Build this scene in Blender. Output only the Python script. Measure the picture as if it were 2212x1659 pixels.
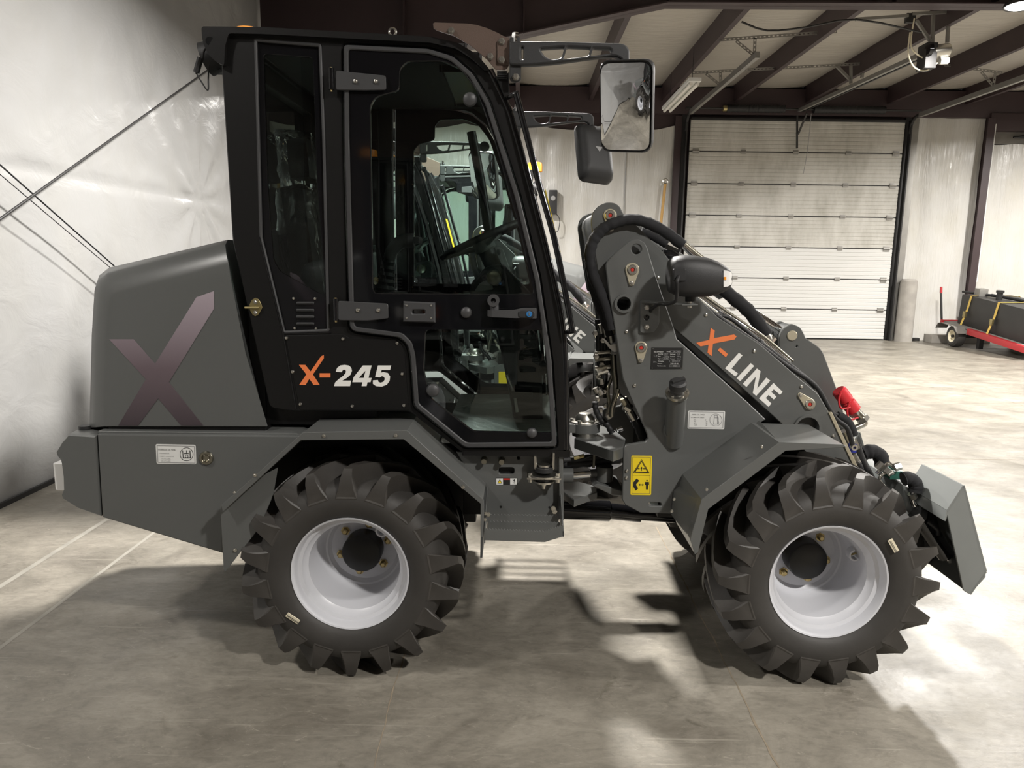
import bpy, bmesh, math, random
from mathutils import Vector, Matrix, noise
random.seed(7)
for o in list(bpy.data.objects): bpy.data.objects.remove(o)
SC = bpy.context.scene
COL = SC.collection
R = math.radians

# ------------------------------------------------------------------ camera
W, H, F = 2212, 1659, 1560
CAM = Vector((0.0, -2.40, 1.52))
YAW, PITCH, ROLL = R(.45), R(9.82), R(.8)
_f = Vector((-math.sin(YAW)*math.cos(PITCH), math.cos(YAW)*math.cos(PITCH), -math.sin(PITCH)))
_r0 = Vector((math.cos(YAW), math.sin(YAW), 0)); _u0 = _r0.cross(_f)
_r = _r0*math.cos(ROLL) + _u0*math.sin(ROLL); _u = _u0*math.cos(ROLL) - _r0*math.sin(ROLL)
cd = bpy.data.cameras.new('camera'); cd.sensor_width = 36; cd.lens = F/W*36; cd.clip_start = .05; cd.clip_end = 200
co = bpy.data.objects.new('camera', cd); COL.objects.link(co)
co.matrix_world = Matrix(((_r.x, _u.x, -_f.x, CAM.x), (_r.y, _u.y, -_f.y, CAM.y), (_r.z, _u.z, -_f.z, CAM.z), (0, 0, 0, 1)))
SC.camera = co

# ------------------------------------------------------------------ world, exposure, lamp positions
wd = bpy.data.worlds.new('world'); SC.world = wd; wd.use_nodes = True
wd.node_tree.nodes['Background'].inputs[0].default_value = (.9, .92, 1, 1)
wd.node_tree.nodes['Background'].inputs[1].default_value = .02
SC.view_settings.view_transform = 'Standard'; SC.view_settings.look = 'None'
SC.view_settings.exposure = 1.02; SC.view_settings.gamma = 1.0; SC.view_settings.use_curve_mapping = False
WARM = (1.0, .965, .915)
# high bay lamps of the hall, one of them added: position of the lens centre, watts
LAMPS = [((-.32, 2.72, 4.02), 275), ((5.62, 6.38, 4.40), 330), ((2.6, -3.3, 4.42), 165), ((-3.0, -1.9, 4.42), 40),
         ((7.0, -.5, 4.42), 220), ((10.2, 9.0, 4.42), 240), ((11.5, 2.5, 4.42), 150), ((-1.35, 9.2, 4.42), 190)]  # far right lamp near the end wall: unseen, added to brighten the film there

# ------------------------------------------------------------------ helpers: pixel of the photograph -> point on a plane
def ray(x, y): return _f*F + _r*(x - W/2) + _u*(H/2 - y)
def P(x, y, Y):
    d = ray(x, y); return CAM + d*((Y - CAM.y)/d.y)
def PX(x, y, X):
    d = ray(x, y); return CAM + d*((X - CAM.x)/d.x)
def PF(x, y, z=0.0):
    d = ray(x, y); return CAM + d*((z - CAM.z)/d.z)
def zm(ox, oy, s): return lambda pts: [(ox + x/s, oy + y/s) for x, y in pts]
z1 = zm(400, 20, 3.687); z3 = zm(900, 20, 3.687); z4 = zm(480, 480, 3.687); z6 = zm(1200, 430, 4.424)
z7 = zm(1200, 680, 4.424); z8 = zm(1550, 680, 3.687); zb = zm(980, 930, 4.254); zl = zm(100, 850, 4.148)
zk = zm(1780, 900, 4.148); zw = zm(1980, 580, 8.29); zh = zm(0, 0, 1.508); zt = zm(1200, 680, 5.53)
zd = zm(1400, 200, 2.724); zi = zm(780, 280, 4.1475); zc = zm(1400, 0, 2.724)

# ------------------------------------------------------------------ materials
MATS = {}
def mat(name, col, rough=.5, metal=0., spec=.5, bump=0., bscale=200., var=0., vscale=3., coat=0., emit=None, es=0., stretch=None):
    m = bpy.data.materials.new(name); m.use_nodes = True; nt = m.node_tree; b = nt.nodes['Principled BSDF']
    b.inputs['Base Color'].default_value = (*col, 1); b.inputs['Roughness'].default_value = rough
    b.inputs['Metallic'].default_value = metal; b.inputs['Specular IOR Level'].default_value = spec
    b.inputs['Coat Weight'].default_value = coat
    if emit: b.inputs['Emission Color'].default_value = (*emit, 1); b.inputs['Emission Strength'].default_value = es
    if bump or var:
        tc = nt.nodes.new('ShaderNodeTexCoord'); mp = nt.nodes.new('ShaderNodeMapping')
        nt.links.new(tc.outputs['Object'], mp.inputs[0])
        if stretch: mp.inputs['Scale'].default_value = stretch
        if bump:
            n = nt.nodes.new('ShaderNodeTexNoise'); n.inputs['Scale'].default_value = bscale; n.inputs['Detail'].default_value = 3
            bp = nt.nodes.new('ShaderNodeBump'); bp.inputs['Strength'].default_value = bump; bp.inputs['Distance'].default_value = .002
            nt.links.new(mp.outputs[0], n.inputs['Vector']); nt.links.new(n.outputs[0], bp.inputs['Height']); nt.links.new(bp.outputs[0], b.inputs['Normal'])
        if var:
            n = nt.nodes.new('ShaderNodeTexNoise'); n.inputs['Scale'].default_value = vscale; n.inputs['Detail'].default_value = 6
            mx = nt.nodes.new('ShaderNodeMix'); mx.data_type = 'RGBA'
            mx.inputs['A'].default_value = (*[c*(1 - var) for c in col], 1); mx.inputs['B'].default_value = (*[min(1, c*(1 + var)) for c in col], 1)
            nt.links.new(mp.outputs[0], n.inputs['Vector']); nt.links.new(n.outputs[0], mx.inputs['Factor']); nt.links.new(mx.outputs['Result'], b.inputs['Base Color'])
    MATS[name] = m; return m
mat('grey_paint', (.104, .107, .104), .32, bump=.04, bscale=420)
mat('dark_grey_paint', (.05, .052, .052), .42)
mat('black_paint', (.0065, .0062, .0062), .42, spec=.35, bump=.05, bscale=500)
mat('black_gloss', (.006, .006, .007), .12, coat=.4)
mat('hub_black', (.006, .006, .006), .33, spec=.4)
mat('black_frit', (.006, .006, .007), .06)
mat('black_plastic', (.022, .022, .023), .5, bump=.25, bscale=700)
mat('hinge_metal', (.05, .05, .052), .45)
mat('rim_paint', (.60, .605, .64), .34)
mat('rubber', (.036, .033, .030), .62, bump=.2, bscale=60, var=.35, vscale=9)
mat('lug_rubber', (.042, .038, .034), .5, bump=.15, bscale=80, var=.3, vscale=14)
mat('hose_rubber', (.012, .012, .013), .55)
mat('fabric_sleeve', (.012, .012, .014), .85, bump=.6, bscale=900)
mat('zinc', (.62, .60, .55), .28, 1.)
mat('gold_zinc', (.50, .40, .20), .38, 1.)
mat('pale_zinc', (.62, .57, .44), .42, .8)
mat('chrome', (.8, .8, .8), .08, 1.)
mat('tube_steel', (.36, .34, .28), .3, 1.)
mat('red', (.55, .03, .02), .4)
mat('red_cap', (.62, .03, .04), .38)
mat('orange_print', (.86, .22, .07), .45)
mat('white_print', (.85, .84, .80), .5)
mat('label_white', (.72, .72, .70), .5)
mat('label_black', (.012, .012, .012), .45)
mat('label_grey', (.30, .30, .30), .5)
mat('yellow_print', (.80, .60, .015), .45)
mat('bracket_lit_grey', (.19, .20, .195), .38, bump=.05, bscale=200, var=.08, vscale=8)  # the loader's grey, lightened to stand in for stronger lamp light on the bracket
mat('amber', (.85, .32, .03), .3)
mat('brass', (.42, .35, .17), .4, .9)
mat('bracket_paint', (.12, .085, .07), .32, bump=.3, bscale=300)
mat('blue_valve', (.02, .03, .30), .4)
mat('green_block', (.02, .10, .075), .45)
mat('blue_key', (.03, .16, .40), .35)
mat('white_lens', (.75, .74, .72), .15)
mat('beam_paint', (.042, .026, .028), .5, var=.3, vscale=2)
mat('galv', (.30, .29, .27), .5, .6, var=.2, vscale=6)
mat('dark_steel', (.035, .034, .034), .5, .4)
mat('wood', (.50, .30, .10), .6, var=.3, vscale=6, stretch=(8, 8, 1))
mat('tank_black', (.022, .021, .020), .45, var=.6, vscale=2.2)
mat('trailer_red', (.38, .025, .03), .4)
mat('deck_grey', (.16, .15, .135), .8, var=.3, vscale=6)
mat('strap_yellow', (.60, .42, .10), .7)
mat('cream', (.72, .66, .50), .4)
mat('seat_fabric', (.018, .018, .019), .75, bump=.4, bscale=300)
mat('interior_grey', (.16, .165, .155), .6)
mat('floor_film', (.42, .44, .42), .3, bump=.5, bscale=40, var=.5, vscale=30)
mat('pole_concrete', (.33, .31, .28), .85, var=.3, vscale=6, bump=.4, bscale=60)
mat('lamp_glow', (1, 1, 1), .4, emit=(1, .95, .86), es=14)
mat('tube_glass', (.78, .76, .70), .35)
mat('back_cladding', (.16, .13, .115), .6, var=.3, vscale=1.5)
mat('white_plate', (.7, .7, .68), .5)

def glass_mat(name, tint, rough=.0, refl=1.0, tex=0):
    m = bpy.data.materials.new(name); m.use_nodes = True; nt = m.node_tree; nt.nodes.remove(nt.nodes['Principled BSDF'])
    out = nt.nodes['Material Output']; t = nt.nodes.new('ShaderNodeBsdfTransparent'); t.inputs[0].default_value = (*tint, 1)
    g = nt.nodes.new('ShaderNodeBsdfGlossy'); g.inputs['Roughness'].default_value = rough; g.inputs[0].default_value = (refl, refl, refl, 1)
    fr = nt.nodes.new('ShaderNodeFresnel'); fr.inputs[0].default_value = 1.5; mx = nt.nodes.new('ShaderNodeMixShader')
    nt.links.new(fr.outputs[0], mx.inputs[0]); nt.links.new(t.outputs[0], mx.inputs[1]); nt.links.new(g.outputs[0], mx.inputs[2]); nt.links.new(mx.outputs[0], out.inputs[0])
    if tex:
        tc = nt.nodes.new('ShaderNodeTexCoord'); n = nt.nodes.new('ShaderNodeTexNoise'); n.inputs['Scale'].default_value = tex; n.inputs['Distortion'].default_value = 1.5
        bp = nt.nodes.new('ShaderNodeBump'); bp.inputs['Strength'].default_value = .8; bp.inputs['Distance'].default_value = .02
        nt.links.new(tc.outputs['Object'], n.inputs['Vector']); nt.links.new(n.outputs[0], bp.inputs['Height'])
        nt.links.new(bp.outputs[0], g.inputs['Normal']); nt.links.new(bp.outputs[0], fr.inputs['Normal'])
    MATS[name] = m; return m
glass_mat('tinted_glass', (.88, .94, .92))
glass_mat('clear_plastic', (.90, .91, .90), .08, 1.0, 9)

def film_mat(name, col, vert=(3, 3, .8), rough=.34, stain=0., bs=.5):
    m = mat(name, col, rough); nt = m.node_tree; b = nt.nodes['Principled BSDF']
    tc = nt.nodes.new('ShaderNodeTexCoord'); mp = nt.nodes.new('ShaderNodeMapping'); mp.inputs['Scale'].default_value = vert
    n = nt.nodes.new('ShaderNodeTexNoise'); n.inputs['Scale'].default_value = 2.4; n.inputs['Detail'].default_value = 8; n.inputs['Distortion'].default_value = 1.4; n.inputs['Roughness'].default_value = .55
    bp = nt.nodes.new('ShaderNodeBump'); bp.inputs['Strength'].default_value = bs; bp.inputs['Distance'].default_value = .035
    nt.links.new(tc.outputs['Object'], mp.inputs[0]); nt.links.new(mp.outputs[0], n.inputs['Vector']); nt.links.new(n.outputs[0], bp.inputs['Height']); nt.links.new(bp.outputs[0], b.inputs['Normal'])
    if stain:
        n2 = nt.nodes.new('ShaderNodeTexNoise'); n2.inputs['Scale'].default_value = 3.2; n2.inputs['Detail'].default_value = 7
        mp2 = nt.nodes.new('ShaderNodeMapping'); mp2.inputs['Scale'].default_value = (1, 1, .55); nt.links.new(tc.outputs['Object'], mp2.inputs[0]); nt.links.new(mp2.outputs[0], n2.inputs['Vector'])
        cr = nt.nodes.new('ShaderNodeValToRGB'); e = cr.color_ramp.elements
        e[0].position = .42; e[0].color = (*col, 1); e[1].position = .75; e[1].color = (col[0]*(1 - stain*.5), col[1]*(1 - stain*.62), col[2]*(1 - stain), 1)
        nt.links.new(n2.outputs[0], cr.inputs[0]); nt.links.new(cr.outputs[0], b.inputs['Base Color'])
    return m
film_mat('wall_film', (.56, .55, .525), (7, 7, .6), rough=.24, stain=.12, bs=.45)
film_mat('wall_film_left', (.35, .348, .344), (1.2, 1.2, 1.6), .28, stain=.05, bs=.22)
film_mat('ceiling_film', (.43, .40, .355), (.5, 3.5, 3), .42)

def concrete():
    m = mat('concrete', (.5, .47, .42), .42); nt = m.node_tree; b = nt.nodes['Principled BSDF']; L = nt.links.new
    tc = nt.nodes.new('ShaderNodeTexCoord')
    def nz(scale, detail, rough=.6, dist=0., st=(1, 1, 1)):
        mp = nt.nodes.new('ShaderNodeMapping'); mp.inputs['Scale'].default_value = st; L(tc.outputs['Object'], mp.inputs[0])
        n = nt.nodes.new('ShaderNodeTexNoise'); n.inputs['Scale'].default_value = scale; n.inputs['Detail'].default_value = detail
        n.inputs['Roughness'].default_value = rough; n.inputs['Distortion'].default_value = dist; L(mp.outputs[0], n.inputs['Vector']); return n
    def ramp(n, stops):
        cr = nt.nodes.new('ShaderNodeValToRGB'); e = cr.color_ramp.elements
        while len(e) < len(stops): e.new(.5)
        for q, (p, c) in zip(e, stops): q.position = p; q.color = (*c, 1)
        L(n.outputs[0], cr.inputs[0]); return cr
    a = ramp(nz(1.9, 11, .68, .7, (1, 1.5, 1)), [(.30, (.130, .116, .094)), (.50, (.205, .187, .155)), (.70, (.295, .270, .226))])
    s = ramp(nz(16, 10, .75, .8, (1, 2.2, 1)), [(.36, (.80, .80, .80)), (.52, (1, 1, 1)), (.68, (1.10, 1.10, 1.10))])
    w = ramp(nz(6, 12, .82, 3.0, (1, 2.6, 1)), [(.575, (0, 0, 0)), (.64, (.55, .55, .55))])
    mx = nt.nodes.new('ShaderNodeMix'); mx.data_type = 'RGBA'; mx.blend_type = 'MULTIPLY'; mx.inputs['Factor'].default_value = 1
    L(a.outputs[0], mx.inputs['A']); L(s.outputs[0], mx.inputs['B'])
    m2 = nt.nodes.new('ShaderNodeMix'); m2.data_type = 'RGBA'; m2.inputs['B'].default_value = (.38, .35, .295, 1)
    L(w.outputs[0], m2.inputs['Factor']); L(mx.outputs['Result'], m2.inputs['A']); last = m2
    for ang, st, lo in ((.5, (1.2, 46, 1), .655), (1.9, (1.0, 60, 1), .665), (2.7, (1.5, 70, 1), .66)):      # scratches and drag marks
        n = nz(1.0, 4, .6, .25, st); n.inputs['Vector'].links[0].from_node.inputs['Rotation'].default_value = (0, 0, ang)
        k = ramp(n, [(lo, (0, 0, 0)), (lo + .05, (.5, .5, .5))]); m3 = nt.nodes.new('ShaderNodeMix'); m3.data_type = 'RGBA'; m3.inputs['B'].default_value = (.36, .335, .285, 1)
        L(k.outputs[0], m3.inputs['Factor']); L(last.outputs['Result'], m3.inputs['A']); last = m3
    dk_ = ramp(nz(4.5, 9, .7, 1.0), [(.60, (1, 1, 1)), (.72, (.62, .61, .58))]); m4 = nt.nodes.new('ShaderNodeMix'); m4.data_type = 'RGBA'; m4.blend_type = 'MULTIPLY'; m4.inputs['Factor'].default_value = 1
    L(last.outputs['Result'], m4.inputs['A']); L(dk_.outputs[0], m4.inputs['B']); L(m4.outputs['Result'], b.inputs['Base Color'])
    rr = ramp(nz(2.2, 6), [(.3, (.30, .30, .30)), (.7, (.55, .55, .55))]); L(rr.outputs[0], b.inputs['Roughness'])
    bp = nt.nodes.new('ShaderNodeBump'); bp.inputs['Strength'].default_value = .25; bp.inputs['Distance'].default_value = .004
    L(nz(26, 6).outputs[0], bp.inputs['Height']); L(bp.outputs[0], b.inputs['Normal'])
concrete()

def door_paint():
    m = mat('door_paint', (.62, .60, .55), .45); nt = m.node_tree; b = nt.nodes['Principled BSDF']; L = nt.links.new
    tc = nt.nodes.new('ShaderNodeTexCoord'); n = nt.nodes.new('ShaderNodeTexNoise'); n.inputs['Scale'].default_value = 1.1; n.inputs['Detail'].default_value = 9; n.inputs['Roughness'].default_value = .65
    mp = nt.nodes.new('ShaderNodeMapping'); mp.inputs['Scale'].default_value = (2.6, 1, 1.0); L(tc.outputs['Object'], mp.inputs[0]); L(mp.outputs[0], n.inputs['Vector'])
    cr = nt.nodes.new('ShaderNodeValToRGB'); e = cr.color_ramp.elements; e[0].position = .34; e[0].color = (.40, .385, .345, 1); e[1].position = .60; e[1].color = (.55, .535, .495, 1)
    L(n.outputs[0], cr.inputs[0]); L(cr.outputs[0], b.inputs['Base Color'])
    m = mat('door_paint_clean', (.60, .595, .575), .42, var=.05, vscale=2)
door_paint()

def gradient_decal():
    m = mat('decal_fade', (.2, .15, .18), .4); nt = m.node_tree; b = nt.nodes['Principled BSDF']; L = nt.links.new
    tc = nt.nodes.new('ShaderNodeTexCoord'); sp = nt.nodes.new('ShaderNodeSeparateXYZ'); L(tc.outputs['Object'], sp.inputs[0])
    cr = nt.nodes.new('ShaderNodeValToRGB'); e = cr.color_ramp.elements; e[0].position = 0; e[0].color = (.045, .034, .040, 1); e[1].position = 1; e[1].color = (.38, .32, .36, 1)
    q = e.new(.45); q.color = (.13, .098, .112, 1); mr = nt.nodes.new('ShaderNodeMapRange'); mr.inputs['From Min'].default_value = .88; mr.inputs['From Max'].default_value = 1.40; L(sp.outputs['Z'], mr.inputs['Value']); L(mr.outputs[0], cr.inputs[0]); L(cr.outputs[0], b.inputs['Base Color'])
gradient_decal()
mm = mat('mirror_glass', (.86, .87, .88), .015, 1.0)

# ------------------------------------------------------------------ mesh helpers
def finish(name, me, m, parent=None, ang=35, smooth=True):
    me.name = name
    if smooth:
        me.shade_smooth(); me.set_sharp_from_angle(angle=R(ang))
    if m: me.materials.clear(); me.materials.append(MATS[m])
    o = bpy.data.objects.new(name, me); COL.objects.link(o)
    if parent is not None: attach(o, parent)
    return o
def world_of(o):
    M = o.matrix_basis.copy()
    while o.parent: M = o.parent.matrix_basis @ o.matrix_parent_inverse @ M; o = o.parent
    return M
def attach(o, parent):
    o.parent = parent; o.matrix_parent_inverse = world_of(parent).inverted()
def from_bm(name, bm, m, parent=None, ang=35):
    bmesh.ops.recalc_face_normals(bm, faces=bm.faces)
    me = bpy.data.meshes.new(name); bm.to_mesh(me); bm.free(); return finish(name, me, m, parent, ang)
def raw(name, v, f, m, parent=None, ang=35, flip=True):
    bm = bmesh.new(); vs = [bm.verts.new(p) for p in v]
    for q in f: bm.faces.new([vs[i] for i in q])
    return from_bm(name, bm, m, parent, ang)
def rnd(pts, r, n=4):
    """round the corners of a closed 2D polygon"""
    out = []
    for i, p in enumerate(pts):
        p = Vector(p[:2]); a = Vector(pts[i-1][:2]); b = Vector(pts[(i+1) % len(pts)][:2])
        da, db = (a - p), (b - p); d = min(r, da.length*.45, db.length*.45)
        if d < 1e-6: out.append(tuple(p)); continue
        s, e = p + da.normalized()*d, p + db.normalized()*d
        for k in range(n + 1):
            t = k/n; out.append(tuple(s*(1-t)**2 + p*2*t*(1-t) + e*t*t))
    return out
def circ(cx, cy, r, n=20): return [(cx + r*math.cos(2*math.pi*k/n), cy + r*math.sin(2*math.pi*k/n)) for k in range(n)]
def xz(pts, Y): return [(q.x, q.z) for q in (P(x, y, Y) for x, y in pts)]
def plate_mesh(loops, th, bev):
    cu = bpy.data.curves.new('c', 'CURVE'); cu.dimensions = '2D'; cu.fill_mode = 'BOTH'
    bev = min(bev, th*.45); cu.extrude = max(th/2 - bev, 1e-5); cu.bevel_depth = bev; cu.offset = -bev; cu.bevel_resolution = 1 if bev > .004 else 0
    for lp in loops:
        s = cu.splines.new('POLY'); s.points.add(len(lp) - 1); s.use_cyclic_u = True
        for k, p in enumerate(lp): s.points[k].co = (p[0], p[1], 0, 1)
    ob = bpy.data.objects.new('c', cu); me = bpy.data.meshes.new_from_object(ob)
    bpy.data.objects.remove(ob); bpy.data.curves.remove(cu); return me
def plate_w(name, loops, y0, th, m, parent=None, bev=.002, ang=35):
    """plate in the XZ plane, near face at y0; loops in world x,z"""
    me = plate_mesh(loops, th, bev)
    me.transform(Matrix.Translation((0, y0 + th/2, 0)) @ Matrix.Rotation(R(90), 4, 'X'))
    return finish(name, me, m, parent, ang)
def plate(name, pts, y0, th, m, parent=None, holes=(), bev=.002, r=0.):
    lp = xz(pts, y0)
    if r: lp = rnd(lp, r)
    return plate_w(name, [lp] + [xz(h, y0) for h in holes], y0, th, m, parent, bev)
def decal(name, pts, Y, m, parent, holes=(), th=.0012):
    return plate(name, pts, Y - th, th*.9, m, parent, holes, bev=.0001)
def box(name, a, b, m, parent=None, bev=.004, M=None):
    bm = bmesh.new(); bmesh.ops.create_cube(bm, size=1)
    a, b = Vector(a), Vector(b); s = b - a
    for v in bm.verts: v.co = Vector((v.co.x*s.x, v.co.y*s.y, v.co.z*s.z)) + (a + b)/2
    if bev: bmesh.ops.bevel(bm, geom=list(bm.edges), offset=min(bev, min(abs(s.x), abs(s.y), abs(s.z))*.4), segments=2, affect='EDGES', profile=.7)
    if M: bmesh.ops.transform(bm, matrix=M, verts=bm.verts)
    return from_bm(name, bm, m, parent)
def frame(d):
    d = d.normalized(); a = Vector((0, 0, 1)) if abs(d.z) < .9 else Vector((1, 0, 0)); x = d.cross(a).normalized(); return x, d.cross(x).normalized(), d
def cyl(name, p0, p1, r, m, parent=None, r2=None, n=20, bev=.0):
    p0, p1 = Vector(p0), Vector(p1); L = (p1 - p0).length; r2 = r if r2 is None else r2
    prof = [(0, 0), (r - bev, 0), (r, bev), (r2, L - bev), (r2 - bev, L), (0, L)] if bev else [(0, 0), (r, 0), (r2, L), (0, L)]
    return lathe(name, prof, p0, p1 - p0, m, parent, n)
def lathe(name, prof, origin, axis, m, parent=None, n=32, ang=35, closed=False):
    x, y, d = frame(Vector(axis)); o = Vector(origin); bm = bmesh.new(); rings = []
    for r, h in prof:
        if r < 1e-6: rings.append([bm.verts.new(o + d*h)])
        else: rings.append([bm.verts.new(o + d*h + (x*math.cos(t) + y*math.sin(t))*r) for t in (2*math.pi*k/n for k in range(n))])
    prs = list(zip(rings, rings[1:])) + ([(rings[-1], rings[0])] if closed else [])
    for a, b in prs:
        for k in range(n):
            if len(a) == 1 and len(b) == 1: break
            if len(a) == 1: bm.faces.new((a[0], b[k], b[(k+1) % n]))
            elif len(b) == 1: bm.faces.new((a[k], a[(k+1) % n], b[0]))
            else: bm.faces.new((a[k], a[(k+1) % n], b[(k+1) % n], b[k]))
    return from_bm(name, bm, m, parent, ang)
def smooth_path(pts, sub=6):
    pts = [Vector(p) for p in pts]
    if len(pts) < 3: return pts
    out = []
    for i in range(len(pts) - 1):
        p0 = pts[max(i-1, 0)]; p1 = pts[i]; p2 = pts[i+1]; p3 = pts[min(i+2, len(pts)-1)]
        for k in range(sub):
            t = k/sub
            out.append(.5*((2*p1) + (p2 - p0)*t + (2*p0 - 5*p1 + 4*p2 - p3)*t*t + (3*p1 - p0 - 3*p2 + p3)*t**3))
    return out + [pts[-1]]
def tube(name, pts, r, m, parent=None, sub=6, n=10, wob=0., smooth=True):
    pts = smooth_path(pts, sub) if smooth else [Vector(p) for p in pts]
    bm = bmesh.new(); rings = []; nrm = None
    for i, p in enumerate(pts):
        t = (pts[min(i+1, len(pts)-1)] - pts[max(i-1, 0)]).normalized()
        if nrm is None: nrm, _, _ = frame(t)
        nrm = (nrm - t*nrm.dot(t)).normalized(); b = t.cross(nrm)
        rr = (r[0] + (r[1] - r[0])*i/(len(pts) - 1)) if isinstance(r, tuple) else r
        if wob: rr *= 1 + wob*math.sin(i*1.9) + wob*random.uniform(-1, 1)
        rings.append([bm.verts.new(p + (nrm*math.cos(2*math.pi*k/n) + b*math.sin(2*math.pi*k/n))*rr) for k in range(n)])
    for a, b in zip(rings, rings[1:]):
        for k in range(n): bm.faces.new((a[k], a[(k+1) % n], b[(k+1) % n], b[k]))
    bm.faces.new(rings[0]); bm.faces.new(rings[-1][::-1]); return from_bm(name, bm, m, parent, 50)
def beam(name, p0, p1, w, h, m, parent=None, up=(0, 0, 1)):
    """rectangular bar between two points"""
    p0, p1 = Vector(p0), Vector(p1); d = (p1 - p0).normalized(); up = Vector(up); s = d.cross(up).normalized(); u2 = s.cross(d)
    v = [p + s*w*a/2 + u2*h*b/2 for p in (p0, p1) for a, b in ((-1, -1), (1, -1), (1, 1), (-1, 1))]
    return raw(name, v, [(3, 2, 1, 0), (4, 5, 6, 7), (0, 1, 5, 4), (1, 2, 6, 5), (2, 3, 7, 6), (3, 0, 4, 7)], m, parent)
def loft(name, rings, m, parent=None, cap=True, ang=35):
    bm = bmesh.new(); rs = [[bm.verts.new(p) for p in r] for r in rings]; n = len(rs[0])
    for a, b in zip(rs, rs[1:]):
        for k in range(n): bm.faces.new((a[k], a[(k+1) % n], b[(k+1) % n], b[k]))
    if cap: bm.faces.new(rs[0][::-1]); bm.faces.new(rs[-1])
    return from_bm(name, bm, m, parent, ang)
def strip(name, xzpts, y0, y1, th, m, parent=None):
    """folded sheet: open polyline in world XZ swept along Y, thickness th"""
    pts = [Vector(p) for p in xzpts]; up, lo = [], []
    for i, p in enumerate(pts):
        t = (pts[min(i+1, len(pts)-1)] - pts[max(i-1, 0)]).normalized(); nn = Vector((-t.y, t.x)); up.append(p + nn*th/2); lo.append(p - nn*th/2)
    ring = up + lo[::-1]
    return loft(name, [[(p.x, y, p.y) for p in ring] for y in (y0, y1)], m, parent, True, 20)
def inst(name, me, m, parent, loc, rot=None, scale=1.):
    o = bpy.data.objects.new(name, me); COL.objects.link(o); o.location = loc
    if rot is not None: o.rotation_euler = rot
    if scale != 1.: o.scale = (scale,)*3
    if parent is not None: attach(o, parent)
    return o
def bolt_mesh(kind, m):
    bm = bmesh.new()
    if kind == 'button': prof = [(0, -.004), (.0022, -.004), (.0028, -.0068), (.0055, -.0058), (.0074, -.003), (.0076, 0)]; n = 12
    else: prof = [(0, -.0085), (.0055, -.0085), (.0062, -.008), (.0066, -.0025), (.0105, -.0022), (.0105, 0)]; n = 6
    o = lathe('bolt', prof, (0, 0, 0), (0, 1, 0), m, None, n); me = o.data; bpy.data.objects.remove(o); return me
BM = {}
def bolt(x, y, Y, parent, kind='button', m='zinc', s=1., name='bolt'):
    if (kind, m) not in BM: BM[(kind, m)] = bolt_mesh(kind, m)
    return inst(name, BM[(kind, m)], m, parent, P(x, y, Y), None, s)
def text(name, s, px, py, Y, hpx, m, parent, rot=0., off=0., align='LEFT', shear=0., sx=1.):
    cu = bpy.data.curves.new('t', 'FONT'); cu.body = s; cu.align_x = align; cu.align_y = 'CENTER'; cu.shear = shear; cu.offset = off
    sc = (P(px, py, Y) - P(px, py + hpx, Y)).length/.72; cu.size = sc; cu.resolution_u = 2
    ob = bpy.data.objects.new('t', cu); me = bpy.data.meshes.new_from_object(ob); bpy.data.objects.remove(ob); bpy.data.curves.remove(cu)
    p = P(px, py, Y)
    me.transform(Matrix.Translation((p.x, Y - .0016, p.z)) @ Matrix.Rotation(-rot, 4, 'Y') @ Matrix.Rotation(R(90), 4, 'X') @ Matrix.Scale(sx, 4, (1, 0, 0)))
    return finish(name, me, m, parent, smooth=False)
def empty(name, loc):
    o = bpy.data.objects.new(name, None); COL.objects.link(o); o.location = loc; o.empty_display_size = .1; return o
def tag(o, label=None, cat=None, group=None, kind=None):
    for k, v in (('label', label), ('category', cat), ('group', group), ('kind', kind)):
        if v: o[k] = v
    return o
def mirror_tree(o, yc, parent):
    """copy of a part and its sub-parts, mirrored across the plane y = yc"""
    S = Matrix.Translation((0, 2*yc, 0)) @ Matrix.Scale(-1, 4, (0, 1, 0))
    def one(src, par):
        Mw = world_of(src)
        me = src.data.copy(); me.transform(S @ Mw); me.flip_normals()
        c = bpy.data.objects.new(src.name.split('.')[0], me); COL.objects.link(c); attach(c, par)
        for k in list(src.children): one(k, c)
        return c
    return one(o, parent)
def copy_tree(o, parent=None, skip=()):
    c = o.copy(); COL.objects.link(c); mpi = o.matrix_parent_inverse.copy(); c.parent = parent; c.matrix_parent_inverse = mpi
    for ch in list(o.children):
        if ch.name.split('.')[0] not in skip: copy_tree(ch, c, skip)
    return c

# ================================================================== the hall
XL, XR, YB, YF, ZC = -3.12, 13.5, -8.0, 12.40, 4.86
def grid(name, o, du, dv, nu, nv, disp, m, parent=None):
    """surface spanned by du, dv; disp(u, v) in metres pushes it along du x dv"""
    o, du, dv = Vector(o), Vector(du), Vector(dv); n = du.cross(dv).normalized(); v = []
    for j in range(nv + 1):
        for i in range(nu + 1):
            a, b = i/nu, j/nv; p = o + du*a + dv*b; v.append(p + n*disp(a*du.length, b*dv.length, p))
    f = [(j*(nu+1) + i, j*(nu+1) + i + 1, (j+1)*(nu+1) + i + 1, (j+1)*(nu+1) + i) for j in range(nv) for i in range(nu)]
    me = bpy.data.meshes.new(name); me.from_pydata([tuple(p) for p in v], [], f); me.update()
    return finish(name, me, m, parent, 180)
fl = raw('floor', [(XL, YB, 0), (XR, YB, 0), (XR, YF, 0), (XL, YF, 0)], [(0, 1, 2, 3)], 'concrete'); tag(fl, kind='structure', label='mottled grey concrete floor with saw-cut joints', cat='floor')
mat('joint_dirt', (.22, .18, .13), .9, var=.5, vscale=20); mat('paint_line', (.29, .275, .24), .6, var=.35, vscale=9)
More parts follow.
